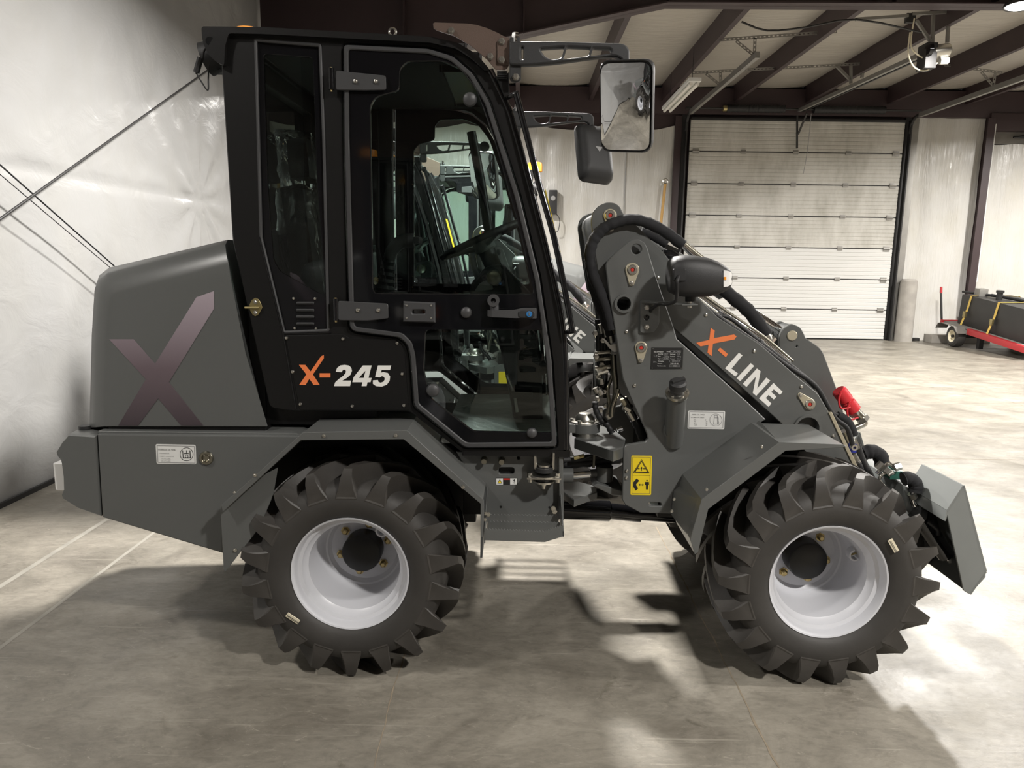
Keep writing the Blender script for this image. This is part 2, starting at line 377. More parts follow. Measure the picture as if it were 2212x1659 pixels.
def crack(x, y0, y1, w, m, name):
    n = int((y1 - y0)/.03); v = []; random.seed(int(x*100))
    for k in range(n + 1):
        y = y0 + (y1 - y0)*k/n; dx = (noise.noise(Vector((x, y*3, 0)))*.012 + random.uniform(-.002, .002)) if m == 'joint_dirt' else 0; ww = w*(.5 + abs(noise.noise(Vector((x, y*7, 3)))) ) if m == 'joint_dirt' else w
        v += [(x + dx - ww/2, y, .0007), (x + dx + ww/2, y, .0007)]
    raw(name, v, [(2*k, 2*k+1, 2*k+3, 2*k+2) for k in range(n)], m, fl)
crack(.813, -2.4, 1.6, .008, 'joint_dirt', 'joint')
crack(-2.37, -1.2, 6, .03, 'paint_line', 'floor_line'); crack(-2.0, -1.2, 6, .02, 'paint_line', 'floor_line'); crack(-.42, -2.4, .2, .006, 'joint_dirt', 'joint')
crack(5.6, -2.4, 12, .008, 'joint_dirt', 'joint')
for yy in (3.2, 7.6): raw('joint', [(XL, yy - .004, .0006), (XR, yy - .004, .0006), (XR, yy + .004, .0006), (XL, yy + .004, .0006)], [(0, 1, 2, 3)], 'joint_dirt', fl)

# left wall: taped vapour film with a pulled seam
PK = Vector((0, 4.80, 2.04))
def dleft(u, v, p):
    y, z = p.y, p.z
    d = .010*noise.fractal(Vector((y*.9, z*.9, 1.3)), 1.0, 2.1, 4)
    d += .018*math.exp(-((z - 2.04)/.035)**2)*(1 if y < 5 else .5)
    dy, dz = y - PK.y, z - PK.z; r = math.hypot(dy, dz); a = math.atan2(dz, dy)
    d += .016*math.sin(a*11 + 2*noise.noise(Vector((y*1.2, z, 0))))*math.exp(-r/1.0)*(1 - math.exp(-r/.08))
    d += .006*math.sin(y*7 + 1.5*noise.noise(Vector((y, z*.6, 4))))*(1 if z > 2 else .25)*(.4 + .6*noise.noise(Vector((y*.5, z*.5, 9))))
    if z > 2.1: d += .012*noise.fractal(Vector((y*3.1, z*3.1, 7)), 1.0, 2.1, 4)
    return d
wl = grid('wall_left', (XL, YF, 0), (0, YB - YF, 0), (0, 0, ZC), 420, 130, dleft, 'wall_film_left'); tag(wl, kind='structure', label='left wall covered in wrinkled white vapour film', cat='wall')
box('baseboard_left', (XL + .012, YB, 0), (XL + .03, YF, .03), 'dark_steel', None, 0); tag(bpy.data.objects['baseboard_left'], kind='structure')
wf = raw('wall_far', [(XL, YF, 0), (XR, YF, 0), (XR, YF, ZC), (XL, YF, ZC)], [(0, 1, 2, 3)], 'beam_paint'); tag(wf, kind='structure', label='far end wall with film panels around the overhead door', cat='wall')
wr = grid('wall_right', (XR, YB, 0), (0, YF - YB, 0), (0, 0, ZC), 60, 30, lambda u, v, p: .03*noise.fractal(p*.8, 1, 2, 4), 'wall_film'); tag(wr, kind='structure')
wb = grid('wall_back', (XL, YB, 0), (XR - XL, 0, 0), (0, 0, ZC), 60, 30, lambda u, v, p: .03*noise.fractal(p*.8, 1, 2, 4), 'back_cladding'); tag(wb, kind='structure')
PURLINS = (-2.85, -1.45, -.1, 1.3, 2.7, 4.08, 5.45, 7.02, 8.5, 10.0, 11.5, 12.9)
def dceil(u, v, p):
    xs = (XL,) + PURLINS + (XR,)
    for a, b in zip(xs, xs[1:]):
        if a <= p.x <= b:
            t = math.sin(math.pi*(p.x - a)/(b - a))**.6; return -t*(.045 + .03*noise.fractal(Vector((p.x*.6, p.y*1.6, 0)), 1, 2, 4)) + .012
    return 0
ce = grid('ceiling', (XL, YB, ZC), (XR - XL, 0, 0), (0, YF - YB, 0), 332, 160, dceil, 'ceiling_film'); tag(ce, kind='structure', label='sagging off-white insulation film between dark purlins', cat='ceiling')
# purlins (Z sections running away from the camera) and one deep haunched rafter
for x in PURLINS:
    zt_, zb_ = ZC + .01, 4.55
    loft('purlin', [[(x - .008, y, zt_), (x - .014, y, zt_), (x - .014, y, zb_), (x + .06, y, zb_), (x + .06, y, zb_ + .006), (x - .008, y, zb_ + .006)][::-1] for y in (YB, YF - .02)], 'beam_paint', ce)
YR = 6.7
lp = [(XL + .02, 3.46), (P(1130, 78, YR).x, P(1130, 78, YR).z), (1.676, 4.467), (XR - .02, 4.54), (XR - .02, ZC - .02), (XL + .02, ZC - .02)]
plate_w('rafter_web', [lp], YR, .012, 'beam_paint', ce, 0)
loft('rafter_flange', [[(x, YR - .11, z), (x, YR + .12, z), (x, YR + .12, z + .014), (x, YR - .11, z + .014)] for x, z in lp[:4]], 'beam_paint', ce)
for x in (-1.4, .002, 1.676, 4.3, 6.6): plate_w('rafter_stiffener', [[(x, 4.5 if x > 1 else 3.46 + (x - XL)*.209), (x + .012, 4.5 if x > 1 else 3.46 + (x - XL)*.209), (x + .012, ZC - .02), (x, ZC - .02)]], YR - .1, .1, 'beam_paint', ce, 0)
box('frame_column', (XL + .02, YR - .1, 0), (XL + .34, YR + .1, 3.5), 'beam_paint', ce, .004)
box('header_beam', (XL, YF - .16, 4.32), (XR, YF - .01, 4.80), 'beam_paint', ce, .004)
box('header_girt', (9.0, YF - .2, 4.08), (XR, YF - .02, 4.40), 'beam_paint', ce, .004)

# film panels of the far wall
def far_film(name, x0, x1, ztop, seed, scall=.06, amp=1.):
    def disp(u, v, p):
        t = max(0, (v/ztop)); q = noise.noise(Vector((u*1.1, v*.5, seed)))
        fold = math.sin(u*15 + 4*noise.noise(Vector((u*.8, v*.35, seed))) )
        d = .05 + amp*(.055*fold*t**1.1*(.45 + q) + .016*noise.fractal(Vector((u*1.6, v*1.3, seed)), 1, 2, 4))
        d += amp*.022*math.sin((u*2.2 - v*3.1) + 3*q)*(1 - t)*.6
        return d
    nu = max(12, int((x1 - x0)*26)); o = grid(name, (x0, YF - .005, 0), (x1 - x0, 0, 0), (0, 0, ztop), nu, 96, disp, 'wall_film', wf)
    for v in o.data.vertices:
        if v.co.z > ztop*.93: v.co.z -= scall*abs(math.sin((v.co.x - x0)*2.3 + seed))*(v.co.z - ztop*.93)/(ztop*.07)
    return o
far_film('film_panel', XL + .02, 3.02, 4.12, 1.7, .10)
far_film('film_panel', 7.62, 8.98, 4.42, 5.2, .05)
far_film('film_panel', 9.16, XR - .05, 3.86, 8.4, .03)
box('film_seam', (2.05, YF - .085, .3), (2.065, YF - .07, 4.0), 'label_grey', wf, 0)
plate_w('wall_panel', [[(9.16, 3.86), (XR - .05, 3.86), (XR - .05, 4.1), (9.16, 4.1)]], YF - .05, .02, 'deck_grey', wf, .002)
tube('conduit_pipe', [(9.75, YF - .12, 4.1), (9.75, YF - .12, 4.0), (9.8, YF - .12, 3.97), (XR - .1, YF - .12, 3.98)], .018, 'dark_steel', wf, 3)
cl = empty('column', (9.06, YF - .1, 0)); cl.parent = wf
plate_w('column_web', [[(8.99, 0), (9.005, 0), (9.005, 4.3), (8.99, 4.3)]], YF - .22, .2, 'beam_paint', wf, 0)
for yy in (YF - .24, YF - .04): box('column_flange', (8.93, yy, 0), (9.07, yy + .014, 4.3), 'beam_paint', wf, 0)
bpy.data.objects.remove(cl)
cyl('conduit_pipe', (9.10, YF - .2, 1.2), (9.10, YF - .2, 4.2), .014, 'white_plate', wf, n=10)

# overhead door
DX0, DX1, DZ = 3.27, 7.39, 4.24
dr = empty('door_1', ((DX0 + DX1)/2, YF - .1, 0)); tag(dr, kind='structure', label='closed sectional overhead door with stained upper panels', cat='door')
NS = 7; hs = DZ/NS; YD = YF - .16
for k in range(NS):
    a, b = k*hs + .006, (k+1)*hs - .006; pr = [(YD + .05, a)]
    nr = 8
    for j in range(nr):
        zz = a + (b - a)*j/nr; h1 = (b - a)/nr
        pr += [(YD, zz + h1*.08), (YD, zz + h1*.80), (YD + .007, zz + h1*.86), (YD + .007, zz + h1*1.0)]
    pr += [(YD + .05, b)]
    loft('door_panel', [[(x, y, z) for y, z in pr] for x in (DX0, DX1)], 'door_paint_clean' if k < 3 else 'door_paint', dr, True, 20)
def hinge_mesh():
    o1 = box('h', (-.05, -.012, -.04), (.05, 0, .04), 'dark_steel', None, .003); o2 = cyl('h', (-.055, -.014, 0), (.055, -.014, 0), .012, 'dark_steel', None, n=8)
    bm = bmesh.new(); bm.from_mesh(o1.data); bm.from_mesh(o2.data); me = bpy.data.meshes.new('hinge'); bm.to_mesh(me); bm.free(); me.materials.append(MATS['galv'])
    bpy.data.objects.remove(o1); bpy.data.objects.remove(o2); return me
hm = hinge_mesh()
for k in range(1, NS):
    zz = k*hs
    for t in (.03, .253, .5, .747, .97): inst('door_hinge', hm, None, dr, (DX0 + (DX1 - DX0)*t, YD, zz), None, 1. if .1 < t < .9 else 1.2)
    box('door_seam', (DX0, YD + .004, zz - .008), (DX1, YD + .045, zz + .008), 'dark_steel', dr, 0)
for x, sgn in ((DX0 - .09, 1), (DX1 + .09, -1)):
    box('door_jamb', (x - .07 if sgn > 0 else x - .05, YF - .10, 0), (x + .05 if sgn > 0 else x + .07, YF - .02, 4.40), 'dark_steel', dr, .003)
    plate_w('door_track', [[(x - .012, 0), (x + .012, 0), (x + .012, 4.25), (x - .012, 4.25)]], YF - .25, .11, 'dark_steel', dr, 0)
    box('jamb_face', (x - .20 if sgn > 0 else x + .07, YF - .12, 0), (x - .07 if sgn > 0 else x + .20, YF - .09, 4.3), 'beam_paint' if sgn > 0 else 'galv', dr, .003)
    ye = 8.02 if sgn > 0 else 7.9
    tube('track_curve', [(x, YF - .2, 4.0), (x, YF - .22, 4.16), (x, YF - .35, 4.28), (x, YF - .55, 4.30)], .028, 'dark_steel', dr, 5)
    loft('horizontal_track', [[(x - .03, y, 4.33), (x + .03, y, 4.33), (x + .03, y, 4.25), (x - .03, y, 4.25)] for y in (YF - .5, ye)], 'galv', dr)
box('bottom_seal', (DX0, YD, 0), (DX1, YD + .045, .03), 'dark_steel', dr, .004)
box('top_rail', (DX0, YD - .03, DZ - .03), (DX1, YD, DZ + .02), 'dark_steel', dr, .004)
cyl('torsion_shaft', (DX0 - .15, YF - .32, 4.40), (DX1 + .2, YF - .32, 4.40), .02, 'dark_steel', dr, n=10)
for a, b in ((3.9, 5.0), (5.55, 6.9)):
    tube('torsion_spring', [(a + (b - a)*k/60, YF - .32, 4.40) for k in range(61)], .07, 'hose_rubber', dr, 1, 12, .06, False)
cyl('spring_cone', (3.83, YF - .32, 4.40), (3.92, YF - .32, 4.40), .055, 'brass', dr, n=12)
beam('door_arm', (5.26, YF - .28, 4.3), (5.32, YF - .24, 3.70), .03, .03, 'dark_steel', dr, (0, 1, 0)); beam('door_arm', (5.36, YF - .5, 4.3), (5.30, YF - .3, 3.95), .03, .03, 'dark_steel', dr, (0, 1, 0))
tube('pull_cord', [(5.46, YF - .45, 4.3), (5.45, YF - .45, 3.8), (5.43, YF - .45, 3.45), (5.40, YF - .45, 3.2)], .006, 'label_grey', dr, 3, 6)

# door opener: rail, motor and perforated hangers
op = empty('door_opener', (5.3, 7.75, 4.1)); tag(op, 'trolley door opener with silver motor on perforated hangers under the ceiling', 'opener')
beam('opener_rail', (5.28, YF - .3, 4.385), (5.28, 7.75, 4.26), .05, .06, 'galv', op); beam('opener_rail', (5.35, YF - .3, 4.385), (5.35, 7.75, 4.26), .03, .06, 'dark_steel', op)
MY = 7.62
def am(x, y): return P(x, y, MY)
cyl('motor', am(2012, 112), am(2050, 108), .085, 'zinc', op, n=20, bev=.012); cyl('motor', am(2030, 132), am(2048, 131), .045, 'white_plate', op, n=16, bev=.006)
box('gear_housing', am(1990, 150) + Vector((0, -.08, 0)), am(2020, 95) + Vector((0, .14, 0)), 'dark_steel', op, .01)
cyl('pulley', am(1994, 112) + Vector((0, -.1, 0)), am(2002, 112) + Vector((0, -.1, 0)), .075, 'black_gloss', op, n=20)
tube('power_cable', [am(1975, 40), am(1968, 85), am(1972, 108), am(1995, 125), am(2012, 118)], .010, 'cream', op, 6, 8)
tube('power_cable', [am(1966, 70), am(1962, 115), am(1975, 145), am(2000, 152), am(2025, 136)], .010, 'cream', op, 6, 8)
box('bracket_box', am(1958, 48), am(1980, 28) + Vector((0, .06, 0)), 'dark_steel', op, .004)
for a, b in (((1848, 42), (1962, 34)), ((1970, 30), (2056, 26)), ((2016, 32), (2014, 95)), ((2050, 27), (2046, 92)), ((1979, 44), (2012, 92))): beam('hanger_angle', am(*a), am(*b), .035, .035, 'galv', op, (0, 1, 0))
Y2 = 10.0
for a, b in (((1838, 142), (1838, 180)), ((1866, 138), (1862, 168)), ((1808, 143), (1836, 172))): beam('hanger_angle', P(*a, Y2), P(*b, Y2), .04, .04, 'galv', op, (0, 1, 0))
# hangers of the left track
hg = empty('track_hanger', P(1628, 130, 8.3)); tag(hg, 'perforated steel angle hanger holding the left door track', 'hanger')
def perf(name, a, b, Y, parent, holes=True):
    p, q = P(*a, Y), P(*b, Y); d = (q - p); n = Vector((-d.z, 0, d.x)).normalized()*.022
    lp = [(p.x + n.x, p.z + n.z), (q.x + n.x, q.z + n.z), (q.x - n.x, q.z - n.z), (p.x - n.x, p.z - n.z)]; hl = []
    k = int(d.length/.06)
    for i in range(k):
        c = p + d*((i + .5)/k); u = d.normalized()*.014; w = n*.35
        hl.append([(c.x - u.x - w.x, c.z - u.z - w.z), (c.x + u.x - w.x, c.z + u.z - w.z), (c.x + u.x + w.x, c.z + u.z + w.z), (c.x - u.x + w.x, c.z - u.z + w.z)])
    plate_w(name, [lp] + hl, Y, .004, 'galv', parent, 0)
for Yh, segs in ((8.3, (((1553, 86), (1808, 68)), ((1631, 82), (1629, 132)), ((1590, 88), (1627, 118)))), (10.0, (((1495, 157), (1872, 137)), ((1556, 156), (1557, 190)), ((1525, 159), (1555, 183))))):
    for a, b in segs: perf('hanger_angle', a, b, Yh, hg)
h2 = empty('track_hanger', P(2145, 192, 10.2)); tag(h2, 'steel angle hanger holding the right door track', 'hanger')
for a, b in (((2040, 140), (2165, 157)), ((2120, 155), (2148, 188)), ((2150, 158), (2145, 194))): perf('hanger_angle', a, b, 10.2, h2)
cb = tube('conduit', [P(1602, 47, 6.95), P(1657, 66, 6.95), P(1740, 59, 6.95), P(1850, 42, 6.95), P(1990, 70, 7.4)], .012, 'dark_steel', None, 3, 8); tag(cb, 'thin bent electrical conduit running along the ceiling purlins', 'conduit')
# tube light fixture beside the door
lf = empty('tube_light', (2.5, 9.7, 4.15)); tag(lf, 'unlit twin-tube fluorescent fixture hanging left of the overhead door', 'light fixture')
box('fixture_body', (2.42, 8.7, 4.10), (2.60, 10.75, 4.15), 'white_plate', lf, .004)
for x in (2.46, 2.56): cyl('light_tube', (x, 8.74, 4.07), (x, 10.7, 4.07), .024, 'tube_glass', lf, n=12)
for y in (8.9, 10.5): cyl('hanging_rod', (2.51, y, 4.15), (2.51, y, 4.62), .004, 'dark_steel', lf, n=6)

# high bay lamps
def high_bay(p, w, label):
    t = empty('high_bay_lamp', p); tag(t, label, 'lamp', 'high bay lamps under the roof'); p = Vector(p)
    lathe('lamp_housing', [(0, .16), (.07, .16), (.09, .10), (.19, .035), (.20, .0), (.185, .0), (.17, .02), (0, .02)], p, (0, 0, 1), 'dark_steel', t, 28)
    lathe('lamp_lens', [(0, .0), (.165, .0), (.165, .015), (0, .015)], p, (0, 0, 1), 'lamp_glow', t, 28)
    cyl('lamp_cable', p + Vector((0, 0, .16)), (p.x, p.y, ZC - .06), .006, 'hose_rubber', t, n=6)
    l = bpy.data.lights.new('lamp_light', 'AREA'); l.shape = 'DISK'; l.size = .34; l.energy = w; l.color = WARM; l.spread = R(165)
    lo = bpy.data.objects.new('lamp_light', l); COL.objects.link(lo); lo.location = p + Vector((0, 0, -.004)); attach(lo, t)
for k, (p, w) in enumerate(LAMPS):
    high_bay(p, w, 'round high bay lamp glowing at the upper right corner' if k == 1 else ('round high bay lamp above the far left corner, behind the cab' if k == 7 else 'unseen round high bay lamp outside the picture frame'))

# brace cables on the left wall
XB = XL + .14
def cable(name, a, b, r, lab, sag=0.):
    xb = XB + (.05 if 'rod' in name else 0) + (.03 if sag else 0); p, q = PX(*a, xb), PX(*b, xb); d = q - p; k0, k1 = (1.15, .60) if 'rod' in name else (3.7, 2.4); p, q = p - d*k0, q + d*k1; m_ = (p + q)/2 + Vector((0, 0, -sag))
    tag(tube(name, [p, m_, q], r, 'dark_steel' if r > .006 else 'hose_rubber', None, 6, 8), lab, 'cable')
cable('brace_rod', (0, 473), (430, 165), .008, 'grey diagonal brace rod rising to the right across the left wall')
cable('brace_cable', (0, 356), (245, 573), .005, 'dark brace cable sloping down towards the loader hood'); cable('brace_cable', (0, 366), (245, 577), .003, 'thin slack wire beside the dark brace cable', .03)

# bollard, long wooden pole, speaker box, kerb block
bo = lathe('bollard', [(0, 1.24), (.12, 1.235), (.155, 1.2), (.16, 1.12), (.165, 0), (0, 0)], (7.72, 12.12, 0), (0, 0, 1), 'pole_concrete', None, 24); tag(bo, 'weathered concrete bollard beside the overhead door track', 'bollard')
pl = empty('push_broom', (2.74, 12.2, 1.9)); tag(pl, 'long wooden pole leaning on the film wall left of the overhead door', 'pole')
tube('pole_shaft', [(2.62, 12.12, .06), (2.82, 12.18, 3.0)], .028, 'wood', pl, 1, 10, 0, False); lathe('pole_ring', [(.045, -.01), (.06, 0), (.045, .01), (.03, 0)], (2.824, 12.18, 3.05), (0, 1, 0), 'zinc', pl, 18, closed=True)
sp = empty('speaker_box', (.64, 12.2, 2.4)); tag(sp, 'small black box with a cord on the far wall beside the cab', 'box')
box('box_body', (.56, 12.14, 2.40), (.72, 12.30, 2.86), 'black_plastic', sp, .008); lathe('box_cone', [(0, -.01), (.04, -.01), (.05, 0), (0, 0)], (.64, 12.135, 2.70), (0, 1, 0), 'label_grey', sp, 16)
tube('box_cord', [(.7, 12.2, 2.42), (.78, 12.2, 2.3), (.76, 12.2, 2.1), (.70, 12.2, 2.05)], .008, 'hose_rubber', sp, 4, 6)
kb = box('kerb_block', (8.15, 11.86, 0), (9.3, 12.16, .16), 'pole_concrete', None, .01); tag(kb, 'low grey kerb block at the wall behind the trailer', 'kerb')
rail = box('dark_rail', (7.9, 12.2, 0), (8.1, 12.3, .06), 'dark_steel', None, .004); tag(rail, 'short dark strip on the floor at the foot of the film wall', 'strip')

# ================================================================== the wheel loader
YC = .66                                   # centre plane of the machine
LO = empty('wheel_loader', (0, YC, 0))
def inset(pts, d):
    out = []; n = len(pts); A = sum(pts[i][0]*pts[(i+1) % n][1] - pts[(i+1) % n][0]*pts[i][1] for i in range(n)); sg = 1 if A > 0 else -1
    for i in range(n):
        a, p, b = Vector(pts[i-1]), Vector(pts[i]), Vector(pts[(i+1) % n]); t1, t2 = (p - a).normalized(), (b - p).normalized()
        nn = (Vector((-t1.y, t1.x)) + Vector((-t2.y, t2.x))).normalized(); c = max(.4, nn.dot(Vector((-t1.y, t1.x)))); out.append(tuple(p + nn*sg*d/c))
    return out
def hplate(name, xy, zt, th, m, parent, bev=.002, holes=()):
    me = plate_mesh([xy] + list(holes), th, bev); me.transform(Matrix.Translation((0, 0, zt - th/2))); return finish(name, me, m, parent)
def mir(o): return mirror_tree(o, YC, LO)

# ---- wheels -------------------------------------------------------
def build_wheel():
    tp = [(.205, -.148), (.214, -.164), (.232, -.176), (.262, -.185), (.292, -.183), (.318, -.172), (.334, -.152), (.342, -.12), (.347, -.06), (.349, 0)]
    prof = tp + [(r, -y) for r, y in tp[::-1][1:]]
    tire = lathe('wheel', prof, (0, 0, 0), (0, 1, 0), 'rubber', None, 72, 50)
    # tread lug: (y, base radius, top radius, half width at base, half width at top, angle of lead)
    sec = [(-.182, .294, .296, .034, .028, -.010), (-.1845, .304, .325, .037, .026, -.006), (-.180, .314, .366, .037, .019, -.002), (-.166, .322, .393, .036, .0145, .01), (-.130, .338, .401, .034, .0155, .06), (-.09, .342, .402, .031, .017, .15), (-.045, .345, .402, .027, .0165, .28), (0.0, .347, .402, .022, .016, .43), (.022, .347, .400, .022, .0155, .50)]
    v = []; f = []
    for y, rb, rt, wb, wt, le in sec:
        for r, w in ((rb - .012, -wb), (rt, -wt), (rt, wt), (rb - .012, wb)):
            th = le + w/r; v.append((r*math.sin(th), y, r*math.cos(th)))
    for k in range(len(sec) - 1):
        a = 4*k; f += [(a, a+1, a+5, a+4), (a+1, a+2, a+6, a+5), (a+2, a+3, a+7, a+6), (a+3, a, a+4, a+7)]
    f += [(3, 2, 1, 0), tuple(4*(len(sec)-1) + i for i in range(4))]
    lug = raw('tread_lug', v, f, 'lug_rubber'); lug.data.set_sharp_from_angle(angle=R(24)); me = lug.data; bpy.data.objects.remove(lug)
    me2 = me.copy(); me2.transform(Matrix.Scale(-1, 4, (0, 1, 0))); me2.flip_normals()
    N = 18
    for k in range(N):
        inst('tread_lug', me, None, tire, (0, 0, 0), (0, 2*math.pi*k/N, 0)); inst('tread_lug', me2, None, tire, (0, 0, 0), (0, 2*math.pi*(k + .5)/N, 0))
    rp = [(.211, -.150), (.2135, -.158), (.2115, -.165), (.206, -.163), (.200, -.150), (.196, -.128), (.184, -.122), (.178, -.104), (.168, -.094), (.164, -.05), (.160, .03), (.156, .058), (.148, .070), (.141, .072), (.136, .080), (.128, .086), (.092, .088), (.06, .092), (0, .092), (0, .104), (.14, .104), (.175, .09), (.178, -.05), (.205, -.12)]
    rim = lathe('rim', rp, (0, 0, 0), (0, 1, 0), 'rim_paint', tire, 64, 32)
    lathe('hub_cap', [(0, .018), (.066, .018), (.072, .021), (.075, .028), (.075, .09)], (0, 0, 0), (0, 1, 0), 'hub_black', tire, 40)
    o = lathe('wheel_nut', [(0, -.016), (.008, -.016), (.010, -.014), (.0125, -.012), (.0125, 0), (.018, .0), (.018, .006)], (0, 0, 0), (0, 1, 0), 'gold_zinc', None, 6); nm = o.data; bpy.data.objects.remove(o)
    for k in range(6):
        a = R(60*k + 12); inst('wheel_nut', nm, None, tire, (.098*math.sin(a), .084, .098*math.cos(a)))
    a = R(38); c = Vector((.150*math.sin(a), -.035, .150*math.cos(a))); pts = []
    for k in range(9):
        t = R(-100 + 200*k/8); pts.append(c + Vector((math.cos(a), 0, -math.sin(a)))*.020*math.sin(t) - Vector((math.sin(a), 0, math.cos(a)))*.020*(math.cos(t) - .1))
    vv = []; 
    for p in pts:
        q = (p - c).normalized()*.003
        vv += [p + q + Vector((0, -.016, 0)), p - q + Vector((0, -.016, 0)), p - q + Vector((0, .016, 0)), p + q + Vector((0, .016, 0))]
    ff = []
    for k in range(8): ff += [tuple(4*k + i for i in (j, (j+1) % 4)) + tuple(4*k + 4 + i for i in ((j+1) % 4, j)) for j in range(4)]
    raw('valve_guard', vv, ff + [(3, 2, 1, 0), (32, 33, 34, 35)], 'rim_paint', tire, 40)
    cyl('valve_stem', c + Vector((math.sin(a), 0, math.cos(a)))*.012, c - Vector((math.sin(a), .0, math.cos(a)))*.008, .004, 'brass', tire, n=8)
    return tire
RW, FW = Vector((-.589, .185, .401)), Vector((1.117, .185, .401))
w0 = build_wheel()
def place_wheel(w, c, rot, far):
    w.rotation_euler = (0, rot, 0); w.location = c
    if far: w.scale = (1, -1, 1)
    w.parent = LO; w.matrix_parent_inverse = LO.matrix_basis.inverted(); return w
w1, w2, w3 = copy_tree(w0), copy_tree(w0), copy_tree(w0)
place_wheel(w0, RW, 0, False); place_wheel(w1, FW, R(30), False)
place_wheel(w2, (RW.x, 2*YC - RW.y, RW.z), .11, True); place_wheel(w3, (FW.x, 2*YC - FW.y, FW.z), .3, True)
def tire_tag(px, py, ang, w):
    p = P(px, py, .0); M = Matrix.Translation((p.x, -.004, p.z)) @ Matrix.Rotation(ang, 4, 'Y')
    o = plate_w('barcode_tag', [[(-.026, -.009), (.026, -.009), (.026, .009), (-.026, .009)]], 0, .003, 'cream', None, .0003); o.data.transform(M); attach(o, w)
    o = raw('barcode_print', [(x + d, -.0008, z) for x in [-.022 + .004*k for k in range(12)] for d, z in ((0, -.006), (.0022, -.006), (.0022, .001), (0, .001))], [tuple(4*k + i for i in range(4)) for k in range(12)], 'label_black'); o.data.transform(M); attach(o, w)
tire_tag(633, 1335, R(35), w0); tire_tag(1929, 1178, R(57), w1)
for c in (RW, FW): cyl('axle', (c.x, .28, c.z), (c.x, 2*YC - .28, c.z), .06, 'black_paint', LO, n=20)

# ---- rear body -----------------------------------------------------
side = xz(zh([(341, 1388), (350, 1100), (358, 995), (366, 968), (385, 955), (746, 862), (750, 900), (800, 1150), (872, 1388)]), .16)
silh = xz([(195, 920), (200, 720), (206, 620), (214, 595), (236, 578), (492, 518), (505, 585), (545, 760), (582, 920)], .25)
def lerp2(a, b, t): return [(p[0]*(1-t) + q[0]*t, p[1]*(1-t) + q[1]*t) for p, q in zip(a, b)]
rings = [(.16, side), (.163, lerp2(side, silh, .12)), (.178, lerp2(side, silh, .42)), (.205, lerp2(side, silh, .78)), (.25, silh)]
rr = [[(x, y, z) for x, z in q] for y, q in rings] + [[(x, 2*YC - y, z) for x, z in q] for y, q in rings[::-1]]
hood = loft('hood', rr, 'grey_paint', LO, True, 28)
hx = zh([(355, 1105), (435, 1105), (505, 1185), (640, 968), (697, 948), (697, 1005), (550, 1245), (662, 1386), (590, 1386), (515, 1298), (450, 1386), (385, 1386), (475, 1235)])
d1 = decal('hood_decal', hx, .1595, 'decal_fade', hood)
o = d1.copy(); o.data = d1.data.copy(); o.data.transform(Matrix.Translation((2*d1.data.vertices[0].co.x*0 - 2.69, 2*YC, 0)) @ Matrix.Rotation(math.pi, 4, 'Z')); COL.objects.link(o); attach(o, hood)
plate('hood_seal', [(228, 921), (575, 921), (575, 934), (245, 934)], .17, .98, 'black_paint', LO, bev=.003)
bump = [(148, 937), (133, 955), (121, 975), (124, 984), (131, 992), (133, 1000), (137, 1030), (138, 1060), (133, 1072), (136, 1080), (170, 1101), (218, 1117), (207, 941)]
bp0 = xz(bump, .12); c0 = Vector((sum(p[0] for p in bp0)/len(bp0), sum(p[1] for p in bp0)/len(bp0)))
def grow(pts, s): return [(c0.x + (p[0] - c0.x)*s, c0.y + (p[1] - c0.y)*s) for p in pts]
rg = [(.12, grow(bp0, .95)), (.125, grow(bp0, .985)), (.14, bp0), (YC, [(x - .05 if i < 10 else x, z) for i, (x, z) in enumerate(bp0)])]
rb = loft('rear_bumper', [[(x, y, z) for x, z in q] for y, q in rg] + [[(x, 2*YC - y, z) for x, z in q] for y, q in rg[:3][::-1]], 'grey_paint', LO, True, 30)
cyl('plug', P(184, 926, .2), P(184, 926, .2) + Vector((0, 0, .012)), .022, 'black_plastic', rb, n=16)
tl = P(128, 1022, .22) + Vector((.022, 0, 0)); loft('tail_lamp', [[(tl.x - .015 + .012*(k in (0, 4)), y, tl.z + dz) for dz in (-.05, .05)] + [(tl.x + .05, y, tl.z + .05), (tl.x + .05, y, tl.z - .05)] for k, y in enumerate((.17, .18, .23, .28, .29))], 'white_lens', rb)
mir_tl = None
tk = plate('tank_panel', [(210, 938), (652, 941), (640, 962), (482, 1108), (482, 1196), (221, 1118)], .12, 1.08, 'grey_paint', LO, bev=.006)
plate('panel_ledge', [(212, 931), (640, 936), (650, 941), (212, 939)], .135, 1.05, 'grey_paint', LO, bev=.002)
# label of the hydraulic tank and its sight plug
zy = zm(330, 950, 15.8)
decal('tank_label', rnd(zy([(95, 145), (1460, 175), (1490, 840), (130, 815)]), 4), .12, 'label_white', tk)
lb = tk
bd = zy([(135, 185), (1425, 213), (1452, 803), (165, 780)])
decal('label_border', bd, .1185, 'label_grey', lb, [inset(bd, 1.3)], .0006)
text('label_text', 'HYDRAULIC OIL TANK', *zy([(190, 335)])[0], .1187, 3.2, 'label_black', lb, sx=.80)
for t_, x_, y_, h_ in (('+ Recommended Scale', 215, 455, 2.1), ('+ AMBIENT T  HYDRAULIC OIL', 225, 560, 2.0), ('-10°C~40°C  L-HM46', 290, 650, 2.0), ('-30°C~30°C  L-HM32', 290, 722, 2.0)):
    text('label_text', t_, *zy([(x_, y_)])[0], .1187, h_, 'label_black', lb, sx=.8)
cc = zy([(1152, 495)])[0]; decal('label_ring', circ(*cc, 14.6, 32), .1185, 'label_black', lb, [circ(*cc, 13.6, 32)], .0006)
